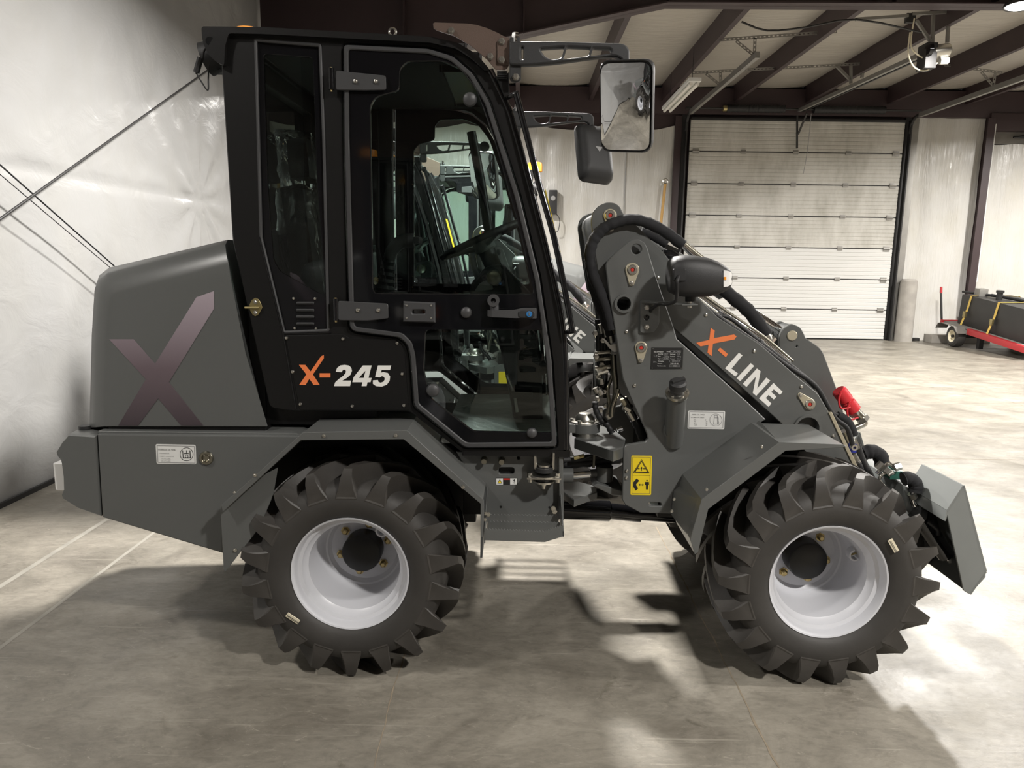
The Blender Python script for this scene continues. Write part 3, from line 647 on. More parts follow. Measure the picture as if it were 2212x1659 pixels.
for q in ([(1008, 360), (1028, 360), (1045, 605), (1270, 605), (1252, 365), (1278, 365), (1296, 632), (1025, 632)], [(1138, 360), (1154, 360), (1156, 460), (1230, 460), (1230, 482), (1062, 482), (1062, 460), (1138, 460)]): decal('label_icon', zy(q), .1185, 'label_black', lb, (), .0006)
c2 = zy([(1155, 565)])[0]; decal('label_icon', circ(*c2, 3.6, 16), .1185, 'label_black', lb, [circ(*c2, 2.7, 16)], .0006)
fp = P(446.5, 989, .12); lathe('sight_plug', [(0, -.004), (.010, -.004), (.014, -.001), (.016, -.008), (.023, -.008), (.0255, -.004), (.0255, .002)], fp, (0, 1, 0), 'tube_steel', tk, 32)
for k in range(4): a_ = R(45 + 90*k); bolt(446.5 + 7*math.cos(a_), 989 + 7*math.sin(a_), .118, tk, 'hex', 'zinc', .35)
# rear chassis between the wheels
box('chassis_rear', (-1.15, .40, .46), (-.16, 2*YC - .40, .84), 'black_paint', LO, .01)
box('fender_liner', (-1.02, .33, .78), (-.20, 2*YC - .33, .84), 'black_paint', LO, .01)

# ---- rear fenders ---------------------------------------------------
ro = xz([(478, 1094), (655, 936), (878, 932), (1042, 1082), (1041, 1150)], .0)
rf = strip('rear_fender', ro, .0, .30, .004, 'grey_paint', LO)
lipo = [(478, 1093), (655, 934), (879, 930), (1045, 1080), (1044, 1160), (1038, 1160), (1038, 1088), (872, 949), (650, 951), (481, 1106)]
plate('fender_lip', lipo, -.004, .004, 'grey_paint', rf, bev=.001)
plate('mud_flap', [(476, 1092), (530, 1046), (600, 1010), (590, 1070), (560, 1140), (486, 1236), (483, 1232)], .03, .005, 'grey_paint', rf, bev=.001)
plate('mud_guard', [(1040, 1090), (1046, 1090), (1042, 1205), (1037, 1205)], -.003, .22, 'dark_grey_paint', rf, bev=.001)
for x, y in ((508, 1064), (551, 1026), (508, 1188), (700, 941), (855, 940), (1000, 1052), (1049, 1109), (1047, 1122)): bolt(x, y, -.005 if y < 1060 else .028, rf, 'hex', 'zinc', .7)
mir(rf)
# ---- front fenders --------------------------------------------------
fo = xz([(1822, 962), (1684, 957), (1517, 1080), (1493, 1166), (1502, 1196)], .0)
ff_ = strip('front_fender', fo, .0, .30, .004, 'grey_paint', LO)
plate('fender_lip', [(1830, 966), (1822, 960), (1684, 955), (1516, 1078), (1491, 1166), (1501, 1198), (1508, 1193), (1530, 1100), (1697, 974)], -.004, .004, 'grey_paint', ff_, bev=.001)
for x, y in ((1645, 965), (1526, 1057), (1488, 1153), (1456, 1078), (1451, 1104)): bolt(x, y, .0 if x > 1500 else .05, ff_, 'button', 'zinc', .8)
fi = [PF(0, 0, 1)]*0
raw('fender_gusset', [P(1455, 1060, .298), P(1640, 908, .298), P(1684, 957, .004), P(1517, 1080, .004), P(1493, 1166, .004), P(1450, 1112, .298)], [(0, 1, 2, 3), (0, 3, 4, 5)], 'grey_paint', ff_, 5)
mir(ff_)

# ---- cab ------------------------------------------------------------
YS = .16
cab_out = [(478, 140), (490, 330), (502, 520), (583, 882), (640, 889), (884, 888), (1000, 979), (1227, 975), (1227, 900), (1218, 720), (1172, 500), (1100, 235), (1060, 152), (1030, 118), (988, 93), (930, 81), (560, 62), (474, 62)]
door_o = [(741, 95), (925, 104), (978, 120), (1022, 158), (1058, 220), (1122, 420), (1166, 600), (1192, 780), (1204, 966), (1004, 968), (894, 878), (886, 770), (880, 746), (864, 730), (764, 717), (754, 706), (743, 300)]
qw_o = [(550, 84), (694, 96), (702, 300), (712, 716), (612, 720), (562, 515)]
rnd_door = rnd(door_o, 9, 3); rnd_qw = rnd(qw_o, 6, 3)
cab = plate('cab_frame', rnd(cab_out, 12, 3), YS, .045, 'black_paint', LO, [inset(rnd_door, -1.5), rnd_qw], bev=.004)
mir_list = []
# recessed rear quarter panel with window
clr = rnd([(569, 116), (676, 124), (684, 380), (703, 636), (690, 634), (604, 586), (590, 560), (578, 400)], 8, 3)
qp = plate('quarter_panel', inset(rnd_qw, .5), YS + .012, .012, 'black_frit', cab, [clr], bev=.001)
plate('quarter_glass', inset(clr, -.5), YS + .016, .004, 'tinted_glass', cab, bev=.0005)
def outline_tube(name, pts, Y, r, m, parent, closed=True):
    q = [P(x, y, Y) for x, y in pts]; q = q + [q[0]] if closed else q
    return tube(name, q, r, m, parent, 1, 8, 0, False)
outline_tube('quarter_seal', inset(rnd_qw, 2), YS + .006, .0065, 'hinge_metal', cab)
# vents
for y in (655, 670.4, 684.5, 699.7):
    plate('vent_slot', rnd([(639, y - 3), (678, y - 3), (678, y + 3), (639, y + 3)], 3, 3), YS + .004, .01, 'hinge_metal', cab, bev=.003)
    plate('vent_gap', rnd([(641, y - .2), (676, y - .2), (676, y + 2.5), (641, y + 2.5)], 1.5, 3), YS + .003, .004, 'label_black', cab, bev=.0005)
for x, y in ((634.6, 644.6), (681, 645), (637, 708.6), (683, 709.5)): bolt(x, y, YS + .010, cab, s=.75)
# number panel
npn = plate('number_panel', rnd([(616, 725), (742, 722), (754, 730), (856, 734), (868, 744), (875, 770), (882, 872), (884, 886), (647, 886)], 4, 3), YS - .003, .006, 'black_paint', cab, bev=.0015)
for x, y in ((619, 730), (741, 732), (858, 741), (632.4, 803), (868.7, 807.6), (649, 873), (761, 877.6), (872.5, 875.7)): bolt(x, y, YS - .003, cab, s=.85)
YP = YS - .003
decal('panel_letter', z4([(611, 1136), (661, 1136), (703, 1189), (787, 1068), (809, 1057), (809, 1085), (722, 1213), (776, 1296), (727, 1296), (694, 1247), (664, 1296), (613, 1296), (670, 1212)]), YP, 'orange_print', cab)
decal('panel_letter', z4([(776, 1203), (862, 1203), (862, 1236), (776, 1236)]), YP, 'orange_print', cab)
decal('panel_digit', z4([(903, 1192), (915, 1160), (940, 1141), (975, 1136), (1010, 1142), (1028, 1160), (1033, 1185), (1022, 1215), (990, 1242), (955, 1262), (1028, 1262), (1018, 1306), (890, 1306), (900, 1275), (930, 1248), (965, 1222), (983, 1200), (985, 1183), (975, 1175), (962, 1177), (950, 1195)]), YP, 'white_print', cab)
decal('panel_digit', z4([(1120, 1141), (1190, 1141), (1165, 1240), (1190, 1240), (1181, 1275), (1157, 1275), (1150, 1306), (1110, 1306), (1117, 1275), (1036, 1275), (1046, 1235)]), YP, 'white_print', cab, [z4([(1127, 1240), (1141, 1183), (1087, 1240)])])
decal('panel_digit', z4([(1240, 1141), (1346, 1141), (1337, 1178), (1270, 1178), (1263, 1198), (1285, 1194), (1320, 1202), (1337, 1230), (1333, 1265), (1310, 1295), (1270, 1310), (1225, 1306), (1200, 1288), (1200, 1260), (1240, 1257), (1244, 1272), (1262, 1279), (1285, 1270), (1295, 1250), (1290, 1232), (1272, 1226), (1254, 1236), (1218, 1230)]), YP, 'white_print', cab)
# door strike of the hood
lt = plate('latch_plate', z4([(262, 603), (285, 612), (305, 640), (318, 678), (300, 715), (285, 738), (262, 750), (240, 735), (220, 700), (217, 655), (235, 620)]), YS - .004, .004, 'brass', cab, bev=.001)
cyl('latch_pin', P(560, 664.5, YS - .010), P(529, 664.5, YS - .010), .0045, 'brass', cab, n=10)
for y in (652, 675): bolt(552, y, YS - .004, cab, 'hex', 'zinc', .75)
# side seam lines
outline_tube('panel_seam', [(560, 512), (612, 720), (640, 884)], YS - .001, .0025, 'black_gloss', cab, False)
outline_tube('panel_seam', [(612, 721), (715, 719)], YS - .001, .0025, 'black_gloss', cab, False)
cabm = mir(cab)
pcx = P(748, 812, YP).x                     # the far panel carries the same number, readable from its own side
for c_ in list(cabm.children):
    if c_.name.startswith('panel_letter') or c_.name.startswith('panel_digit'): bpy.data.objects.remove(c_)
for c_ in list(cab.children):
    if c_.name.startswith('panel_letter') or c_.name.startswith('panel_digit'):
        me = c_.data.copy(); me.transform(Matrix.Translation((2*pcx, 2*YC, 0)) @ Matrix.Rotation(math.pi, 4, 'Z')); o = bpy.data.objects.new(c_.name.split('.')[0], me); COL.objects.link(o); attach(o, cabm)
# roof
rp_ = [(435, 57), (560, 58), (930, 79), (988, 92), (1030, 117), (1058, 150), (1048, 154), (1020, 128), (985, 105), (930, 92), (560, 73), (494, 72), (486, 100), (484, 142), (466, 133), (450, 117), (441, 100), (436, 80)]
rfp = xz(rnd(rp_, 5, 2), .14)
roof = loft('cab_roof', [[(x, y, z) for x, z in q] for y, q in ((.14, grow(rfp, 1)), (.15, rfp), (2*YC - .14, rfp))], 'black_paint', LO, True, 30)
lathe('beacon', [(0, .055), (.05, .053), (.066, .045), (.07, .02), (.07, -.03)], P(537, 59, .62) - Vector((0, 0, .062)), (0, 0, 1), 'amber', roof, 28)
lathe('eye_bolt', [(.012, -.0035), (.016, 0), (.012, .0035), (.0085, 0)], P(848, 69, .30), (0, 1, 0), 'zinc', roof, 18, closed=True)
lathe('eye_bolt', [(.012, -.0035), (.016, 0), (.012, .0035), (.0085, 0)], P(848, 69, .30) + Vector((0, .72, 0)), (0, 1, 0), 'zinc', roof, 18, closed=True)
cyl('roof_plug', P(454, 89, .139), P(454, 89, .15), .014, 'black_gloss', roof, n=18)
wl_ = lathe('work_lamp', [(0, -.035), (.03, -.035), (.052, -.02), (.058, .03), (0, .03)], P(463, 122, .28), (-1, 0, -.35), 'black_plastic', roof, 24)
for k in range(5): box('lamp_fin', P(462 + 3*k, 150, .26) + Vector((0, 0, .0)), P(464.4 + 3*k, 125, .33), 'black_plastic', roof, .001)
tube('lamp_wire', [P(447, 100, .2), P(440, 112, .2), P(437, 130, .2), P(428, 150, .2), P(424, 160, .2)], .0035, 'hose_rubber', roof, 5, 6)
cyl('wire_plug', P(433, 125, .2), P(424, 157, .2), .011, 'hose_rubber', roof, n=8)
tube('lamp_wire', [P(424, 158, .2), P(436, 178, .2), P(449, 195, .2), P(450, 170, .2), P(451, 140, .2)], .0025, 'hose_rubber', roof, 5, 6)
# roof lining, rear wall, floor, firewall
box('roof_lining', P(560, 92, .21) , P(1005, 118, .21) + Vector((0, .90, 0)), 'seat_fabric', roof, .006)
RX, RZ = P(500, 520, .16).x + .05, P(560, 90, .16).z
rw = plate_w('cab_rear_wall', [[(.21, 1.56), (1.11, 1.56), (1.11, RZ), (.21, RZ)], [(.27, 1.62), (1.05, 1.62), (1.05, RZ - .07), (.27, RZ - .07)]], 0, .03, 'black_paint', None, .003)
rw.data.transform(Matrix.Translation((RX, 0, 0)) @ Matrix.Rotation(R(90), 4, 'Z')); attach(rw, LO)
rg_ = box('rear_glass', (RX - .018, .262, 1.612), (RX - .012, 1.058, RZ - .062), 'tinted_glass', rw, 0)
box('cab_rear_lower', (-.98, .21, .93), (-.93, 1.11, 1.60), 'black_paint', LO, .004)
hplate('cab_floor', [(-.28, .21), (.17, .21), (.17, 1.11), (-.28, 1.11)], .86, .02, 'floor_film', LO)
box('cab_tub', (-.95, .215, .90), (-.52, 1.105, 1.16), 'black_paint', LO, .01)
ws0, ws1 = P(1090, 205, .2), P(1216, 720, .2)
wsx = [P(1052, 165, .18), P(1088, 235, .18), P(1160, 500, .18), P(1209, 720, .18), P(1217, 965, .18)]
wsh = loft('windshield', [[(p.x, y, p.z) for p in wsx] + [(p.x - .005, y, p.z) for p in wsx[::-1]] for y in (.20, 2*YC - .20)], 'tinted_glass', LO, True, 60)
wp = [P(1074, 205, .2), P(1152, 480, .2), P(1203, 720, .2), P(1211, 965, .2)]
for yy in (.19, 2*YC - .19): tube('windshield_trim', [(p.x + .012, yy, p.z) for p in wp], .012, 'black_gloss', wsh, 5)
tube('wiper_arm', [P(1196, 520, .5), P(1168, 400, .5), P(1155, 340, .5)], .006, 'black_plastic', wsh, 4, 6)
sk = P(1185, 470, .34); box('sticker', (sk.x - .002, .30, sk.z - .13), (sk.x + .0, .42, sk.z + .1), 'yellow_print', None, 0); st_ = bpy.data.objects['sticker']
st_.data.transform(Matrix.Translation((sk.x + .012, 0, sk.z)) @ Matrix.Rotation(R(-15), 4, 'Y') @ Matrix.Translation((-sk.x, 0, -sk.z))); attach(st_, wsh)

# doors
YDR = .146
def make_door():
    c1 = rnd([(863, 196), (864, 150), (880, 133), (955, 132), (996, 150), (1030, 195), (1070, 310), (1118, 480), (1154, 636), (806, 633), (800, 230), (812, 210)], 10, 3)
    c2 = rnd([(920, 712), (1178, 714), (1192, 800), (1196, 935), (1022, 931), (930, 860), (916, 800)], 10, 3)
    d = plate('cab_door', rnd_door, YDR, .014, 'black_frit', LO, [c1, c2], bev=.003)
    plate('door_glass', inset(c1, -.5), YDR + .004, .004, 'tinted_glass', d, bev=.0004); plate('door_glass', inset(c2, -.5), YDR + .004, .004, 'tinted_glass', d, bev=.0004)
    plate('door_seal', rnd(inset(door_o, 1), 9, 3), YDR - .007, .012, 'hinge_metal', d, [rnd(inset(door_o, 11), 7, 3)], bev=.003)
    for y0 in (148, 646):
        dy = y0 - 148; ox = 0 if y0 < 200 else 5
        plate('hinge_leaf', [(725 + ox, 152 + dy), (833 + ox, 163 + dy - (5 if dy else 0)), (834 + ox, 194 + dy - (4 if dy else 0)), (790 + ox, 197 + dy - 2), (725 + ox, 198 + dy - 4)], YDR - .016, .008, 'hinge_metal', d, bev=.002, r=.008)
        cyl('hinge_barrel', P(715 + (10 if dy else 0), 147 + dy, YDR - .010), P(716 + (10 if dy else 0), 200 + dy - 6, YDR - .010), .0095, 'black_gloss', d, n=14)
        cyl('hinge_pin', P(715 + (10 if dy else 0), 145 + dy, YDR - .010), P(716 + (10 if dy else 0), 204 + dy - 6, YDR - .010), .0045, 'gold_zinc', d, n=8)
        for x in (768, 812): bolt(x + ox, 176 + dy - (4 if dy else 0), YDR - .016, d, s=1.05)
    lb_ = plate('lock_box', [(871, 651), (939, 654), (940, 697), (871, 695)], YDR - .022, .022, 'hinge_metal', d, [rnd([(890, 670), (918, 670), (918, 678), (890, 678)], 4, 3)], bev=.004)
    for x, y in ((878, 660), (931, 660), (878, 687), (931, 687)): bolt(x, y, YDR - .022, d, s=.5)
    for x, y, r_ in ((1007, 675, .020), (935, 843, .024), (1149, 935, .019), (1015, 215, .024)): lathe('rubber_stop', [(0, -.016), (r_*.5, -.015), (r_*.85, -.010), (r_, 0)], P(x, y, YDR), (0, 1, 0), 'hinge_metal', d, 22)
    hd = loft('door_handle', [[P(x, y0_, YDR - dd) for y0_ in (a, b)] + [P(x, y0_, YDR - dd + .02) for y0_ in (b, a)] for x, a, b, dd in ((1053, 670, 683, .030), (1062, 670, 685, .045), (1110, 669, 687, .046), (1130, 665, 687, .040), (1157, 665, 688, .032), (1160, 667, 687, .022))], 'hinge_metal', d, True, 40)
    plate('handle_recess', rnd([(1120, 671), (1155, 671), (1155, 686), (1120, 686)], 6, 3), YDR - .048, .01, 'black_plastic', d, bev=.002)
    lathe('key_lock', [(0, -.006), (.009, -.006), (.0105, -.003), (.0105, 0)], P(1143, 678.5, YDR - .048), (0, 1, 0), 'blue_key', d, 18)
    plate('key_slot', [(1142, 675), (1144, 675), (1144, 682), (1142, 682)], YDR - .0555, .002, 'zinc', d, bev=.0003)
    tube('handle_post', [P(1068, 678, YDR - .012), P(1068, 664, YDR - .012), P(1066, 650, YDR - .012)], .016, 'hinge_metal', d, 3, 12)
    lathe('handle_ring', [(.009, -.012), (.021, -.012), (.021, .012), (.009, .012)], P(1066, 649, YDR - .022), (0, 1, 0), 'hinge_metal', d, 22, closed=True)
    return d
door = make_door(); mir(door)

# A pillar gloss tubes and grab rail
def both(fn):
    for yy in (0, 1): fn((lambda Y: Y) if not yy else (lambda Y: 2*YC - Y))
def railf(m_):
    def q(x, y, Y=.17): p = P(x, y, Y); return Vector((p.x, m_(Y), p.z))
    t = tube('front_pillar', [q(1058, 152), q(1096, 232), q(1108, 270), q(1136, 370), q(1169, 500), q(1198, 620), q(1216, 720), q(1222, 850), q(1223, 970)], .013, 'black_gloss', LO, 6, 14)
    tube('grab_rail', [q(1115, 203, .12), q(1140, 300, .12), q(1165, 400, .12), q(1196, 510, .12), q(1216, 605, .12), q(1237, 716, .12)], .0105, 'black_gloss', t, 6, 12)
    tube('rail_bracket', [q(1120, 200, .12), q(1104, 207, .13), q(1092, 213, .16)], .008, 'black_gloss', t, 3, 8)
    tube('rail_bracket', [q(1242, 716, .12), q(1225, 718, .15), q(1216, 720, .17)], .007, 'black_gloss', t, 3, 8)
both(railf)
box('cab_sill', P(1000, 972, .16), P(1230, 986, .16) + Vector((0, 1.0, 0)), 'black_paint', LO, .003)

# mirrors on their brackets
def make_mirror():
    b = plate('roof_bracket', z3([(130, 112), (145, 104), (400, 113), (480, 125), (560, 150), (640, 185), (690, 212), (738, 228), (738, 440), (720, 475), (700, 485), (630, 482), (560, 400), (430, 290), (300, 212), (160, 168), (135, 150)]), .115, .005, 'bracket_paint', LO, bev=.001)
    plate('bracket_plate', rnd(z3([(642, 250), (665, 225), (740, 228), (740, 440), (665, 435), (642, 415)]), 4, 3), .108, .006, 'bracket_paint', b, bev=.001)
    for x, y in ((275, 172), (677, 257), (677, 404), (585, 377), (790, 541)): q = z3([(x, y)])[0]; bolt(*q, .108 if x != 790 else .09, b, 'hex', 'zinc', 1.15)
    plate('arm_clevis', rnd(z3([(742, 220), (825, 220), (832, 440), (832, 560), (815, 575), (760, 575), (738, 550)]), 4, 3), .095, .02, 'black_plastic', b, bev=.003)
    lathe('clevis_bolt', [(0, .03), (.011, .03), (.013, .02), (.013, 0)], P(1113, 92, .105), (0, 0, 1), 'chrome', b, 6)
    for k in range(5): plate('bracket_spring', z3([(640, 492 + 13*k), (720, 492 + 13*k), (720, 500 + 13*k), (640, 500 + 13*k)]), .12, .03, 'hose_rubber', b, bev=.001)
    plate('bracket_post', z3([(640, 555), (735, 500), (740, 690), (700, 700)]), .13, .03, 'black_paint', b, bev=.003)
    # arm: traced flat, then swung outwards about its clevis
    piv = P(1101, 110, .10); e2 = P(1350, 110, .095); u = Vector((e2.x - piv.x, e2.y - piv.y, 0)); L = u.length; u.normalize()
    def onarm(x, y):                       # point of the swung arm plane seen at pixel (x, y)
        d = ray(x, y); nn = Vector((-u.y, u.x, 0)); t = (piv - CAM).dot(nn)/d.dot(nn); p = CAM + d*t; return ((p - piv).dot(u), p.z)
    ol = z3([(738, 275), (755, 265), (1100, 265), (1400, 275), (1620, 280), (1665, 295), (1690, 330), (1690, 430), (1625, 440), (1632, 412), (1590, 385), (1500, 385), (1300, 412), (1100, 440), (900, 455), (738, 455)])
    hl = [z3(h) for h in ([(980, 325), (1180, 310), (1152, 398), (1080, 412), (1020, 385)], [(1192, 310), (1387, 318), (1368, 382), (1166, 405)], [(1398, 318), (1540, 325), (1550, 350), (1530, 362), (1380, 382)], [(835, 312), (850, 312), (850, 410), (835, 410)])]
    me = plate_mesh([rnd([onarm(*p) for p in ol], .012, 3)] + [rnd([onarm(*p) for p in h], .008, 3) for h in hl], .034, .006)
    M = Matrix.Translation((piv.x, piv.y, 0)) @ Matrix(((u.x, u.y, 0, 0), (u.y, -u.x, 0, 0), (0, 0, 1, 0), (0, 0, 0, 1))) @ Matrix.Rotation(R(90), 4, 'X')
    me.transform(M); arm = finish('mirror_arm', me, 'black_plastic', LO)
    ep = CAM + ray(1348, 140)*1.0; nn = Vector((-u.y, u.x, 0)); d = ray(1349, 138); ep = CAM + d*((piv - CAM).dot(nn)/d.dot(nn))
    # mirror head: convex glass in a deep shell, facing back along the machine
    yc = ep.y; C_ = P(1352, 232, yc); n_ = Vector((-.40, -.84, -.34)).normalized(); x_ = Vector((0, 0, 1)).cross(n_).normalized(); y_ = n_.cross(x_).normalized()
    ro_ = R(4); x2 = x_*math.cos(ro_) - y_*math.sin(ro_); y2 = x_*math.sin(ro_) + y_*math.cos(ro_)
    vv_ = (C_ - CAM).normalized(); wd_, ht_ = .0835/math.sqrt(1 - x2.dot(vv_)**2), .1405/math.sqrt(1 - y2.dot(vv_)**2)
    cor = rnd([(-wd_, -ht_), (wd_, -ht_), (wd_, ht_), (-wd_, ht_)], .035, 5)
    def ring(s, off): return [C_ + x2*(p[0]*s) + y2*(p[1]*s) + n_*off for p in cor]
    sh = loft('mirror_shell', [ring(.93, -.004), ring(1.0, .002), ring(1.02, -.004), ring(1.0, -.03), ring(.88, -.055), ring(.6, -.068)], 'black_plastic', arm, True, 45)
    bm = bmesh.new(); Rm = .55; rs = []
    for s in (0, .2, .4, .6, .8, .95):
        rs.append([bm.verts.new(C_ + x2*(p[0]*s) + y2*(p[1]*s) + n_*(.024 - ((p[0]*s)**2 + (p[1]*s)**2)/(2*Rm))) for p in cor] if s else [bm.verts.new(C_ + n_*.024)])
    for a, b_ in zip(rs, rs[1:]):
        for k in range(len(cor)):
            j = (k+1) % len(cor)
            if len(a) == 1: bm.faces.new((a[0], b_[k], b_[j]))
            else: bm.faces.new((a[k], a[j], b_[j], b_[k]))
    g = from_bm('mirror_face', bm, 'mirror_glass', arm, 60)
    tp = C_ + y2*ht_*.95 - n_*.02; tp = tp if tp.z > C_.z else C_ - y2*ht_*.95 - n_*.02
    cyl('mirror_stem', ep, tp, .008, 'black_plastic', arm, n=10)
    for z_ in (0,):
        q = C_ - n_*.070; s_ = .02
        tri = [q + x2*a*s_ + y2*b_*s_ for a, b_ in ((-1, .6), (1, .6), (0, -.7))]; raw('shell_mark', tri, [(0, 1, 2)], 'label_grey', arm)
    return b, arm
mb, ma = make_mirror(); mir(mb); mir(ma)

# ---- cab interior -----------------------------------------------------
sx = P(655, 500, YC).x
seat = empty('seat', (sx, YC, 1.2)); seat.parent = LO; seat.matrix_parent_inverse = LO.matrix_basis.inverted()
def pad(name, c, sz, tilt, m, parent, r=.05):
    o = box(name, (-sz[0]/2, -sz[1]/2, -sz[2]/2), (sz[0]/2, sz[1]/2, sz[2]/2), m, None, r); o.data.transform(Matrix.Translation(c) @ Matrix.Rotation(tilt, 4, 'Y')); attach(o, parent); return o
sb = P(690, 480, YC)
hz, bz0 = P(645, 350, YC).z, P(650, 415, YC).z
pad('seat_back', (sb.x - .02, YC, bz0 - .27), (.10, .42, .54), R(-6), 'seat_fabric', seat); pad('headrest', (sb.x - .045, YC, hz), (.09, .25, .16), R(-4), 'seat_fabric', seat, .035)
pad('seat_cushion', (sb.x + .22, YC, 1.25), (.46, .48, .13), R(-5), 'seat_fabric', seat); box('seat_base', (sb.x + .02, YC - .2, .95), (sb.x + .4, YC + .2, 1.2), 'black_plastic', seat, .02)
for y in (-.06, .06): cyl('headrest_post', (sb.x - .04, YC + y, bz0 - .05), (sb.x - .045, YC + y, hz - .05), .008, 'chrome', seat, n=8)
def bag(name, c, sz, tilt, seed, parent):
    bm = bmesh.new(); bmesh.ops.create_cube(bm, size=1); bmesh.ops.subdivide_edges(bm, edges=list(bm.edges), cuts=9, use_grid_fill=True)
    for v in bm.verts:
        q = Vector((v.co.x*sz[0], v.co.y*sz[1], v.co.z*sz[2])); k = noise.fractal(q*9 + Vector((seed, 0, 0)), 1, 2, 4)
        rr_ = 1 - .12*(abs(v.co.x*2)**4 + abs(v.co.z*2)**4)/2; q = q*rr_ + v.co.normalized()*k*.022; v.co = q
    bmesh.ops.transform(bm, matrix=Matrix.Translation(c) @ Matrix.Rotation(tilt, 4, 'Y'), verts=bm.verts); return from_bm(name, bm, 'clear_plastic', parent, 30)
bag('plastic_cover', (sb.x - .045, YC, hz - .02), (.15, .33, .25), R(-4), 3, seat); bag('plastic_cover', (sb.x - .02, YC, bz0 - .27), (.15, .50, .60), R(-6), 11, seat)
lv = empty('joystick', P(832, 632, .36)); lv.parent = LO; lv.matrix_parent_inverse = LO.matrix_basis.inverted()
a0, a1 = P(828, 636, .36), P(842, 552, .36); pr_ = []
LN = (a1 - a0).length
for k in range(13): pr_.append(((.046 - .0022*k) if k % 2 == 0 else (.034 - .0016*k), LN*k/12))
lathe('bellows', [(0, 0)] + pr_ + [(0, LN)], a0, a1 - a0, 'hose_rubber', lv, 24, 20)
tube('lever', [P(840, 560, .36), P(848, 540, .36), P(868, 522, .36), P(895, 520, .36)], (.022, .028), 'black_plastic', lv, 6, 14)
box('switch_pod', P(868, 526, .34), P(908, 511, .34) + Vector((0, .07, 0)), 'black_plastic', lv, .012)
for x in (872, 882, 892): lathe('switch', [(0, .012), (.007, .01), (.008, 0)], P(x, 513, .37), (0, 0, 1), 'chrome' if x != 882 else 'red', lv, 12)
cs = box('side_console', P(790, 720, .30), P(868, 634, .30) + Vector((0, .16, 0)), 'black_plastic', LO, .012)
swc = P(1040, 518, YC); stw = empty('steering', swc); stw.parent = LO; stw.matrix_parent_inverse = LO.matrix_basis.inverted()
ax = Vector((-.42, 0, .9)).normalized()
o_, sd_ = Vector(swc), ax; rp2 = [(.175 + .014*math.cos(t), .014*math.sin(t)) for t in (2*math.pi*k/10 for k in range(10))]
lathe('steering_wheel', rp2, swc, ax, 'black_plastic', stw, 48, 60, closed=True)
xx_, yy_, _ = frame(ax)
for k in range(3):
    a_ = R(90 + 120*k); tube('spoke', [swc - ax*.03, swc + (xx_*math.cos(a_) + yy_*math.sin(a_))*.17], .012, 'interior_grey', stw, 1, 8, 0, False)
cyl('steering_hub', swc - ax*.05, swc + ax*.005, .045, 'interior_grey', stw, n=24, bev=.006); cyl('steering_column', swc - ax*.05, swc - ax*.62, .035, 'black_plastic', stw, n=16)
dsh = plate('dash_console', rnd([(1010, 648), (1018, 610), (1050, 575), (1085, 570), (1150, 640), (1170, 780), (1175, 960), (1120, 960), (1090, 800), (1060, 660)], 10, 3), .56, .26, 'black_plastic', LO, bev=.012)
plate('dash_panel', rnd([(1036, 612), (1062, 600), (1066, 626), (1024, 630)], 4, 3), .553, .008, 'interior_grey', dsh, bev=.002)
lathe('dash_gauge', [(0, -.004), (.024, -.004), (.030, -.008), (.034, 0)], P(1068, 600, .555), (0, 1, 0), 'tube_steel', dsh, 24)
box('pedal', P(1105, 850, .45), P(1150, 858, .45) + Vector((0, .10, 0)), 'black_plastic', LO, .004)
tube('brake_rod', [P(1095, 810, .5), P(1110, 850, .5), P(1117, 890, .5)], .007, 'zinc', LO, 4, 8)
tube('interior_post', [P(1018, 285, 1.02), P(1040, 400, 1.02), P(1064, 560, 1.02), P(1078, 640, 1.02)], .022, 'black_paint', LO, 4, 10)
box('sun_visor', P(955, 118, .35) , P(1035, 150, .35) + Vector((.0, .6, 0)), 'black_paint', LO, .01)

# ---- front frame ------------------------------------------------------
YT = .30
tower_pts = z6([(480, 640), (492, 600), (530, 555), (700, 410), (740, 390), (800, 386), (850, 415), (880, 470), (905, 560), (960, 740), (1050, 1000), (1130, 1230)]) + [(1462, 732), (1614, 868), (1654, 906), (1640, 916), (1455, 1064), (1450, 1110), (1384, 1108), (1351, 1091), (1344, 1080), (1347, 968), (1352, 962), (1381, 957), (1394, 955), (1400, 947), (1397, 935), (1358, 850), (1345, 816), (1327, 701), (1317, 642)]
cT, cB = (1375, 538.5), (1348, 656)
tw = plate('front_frame', tower_pts, YT, .022, 'grey_paint', LO, [circ(*cT, 11, 24), circ(*cB, 15, 28), rnd([(1400, 1085), (1428, 1086), (1430, 1094), (1402, 1093)], 4, 3)], bev=.003)
def ringp(name, c, r0, r1, Y, d, m, parent): lathe(name, [(r0, 0), (r1, 0), (r1, d), (r0, d)], P(*c, Y), (0, 1, 0), m, parent, 32, closed=True)
sc_ = (P(1348, 656, YT) - P(1349, 656, YT)).length
ringp('cross_tube', cB, 15*sc_, 20*sc_, YT - .012, .5, 'grey_paint', tw)
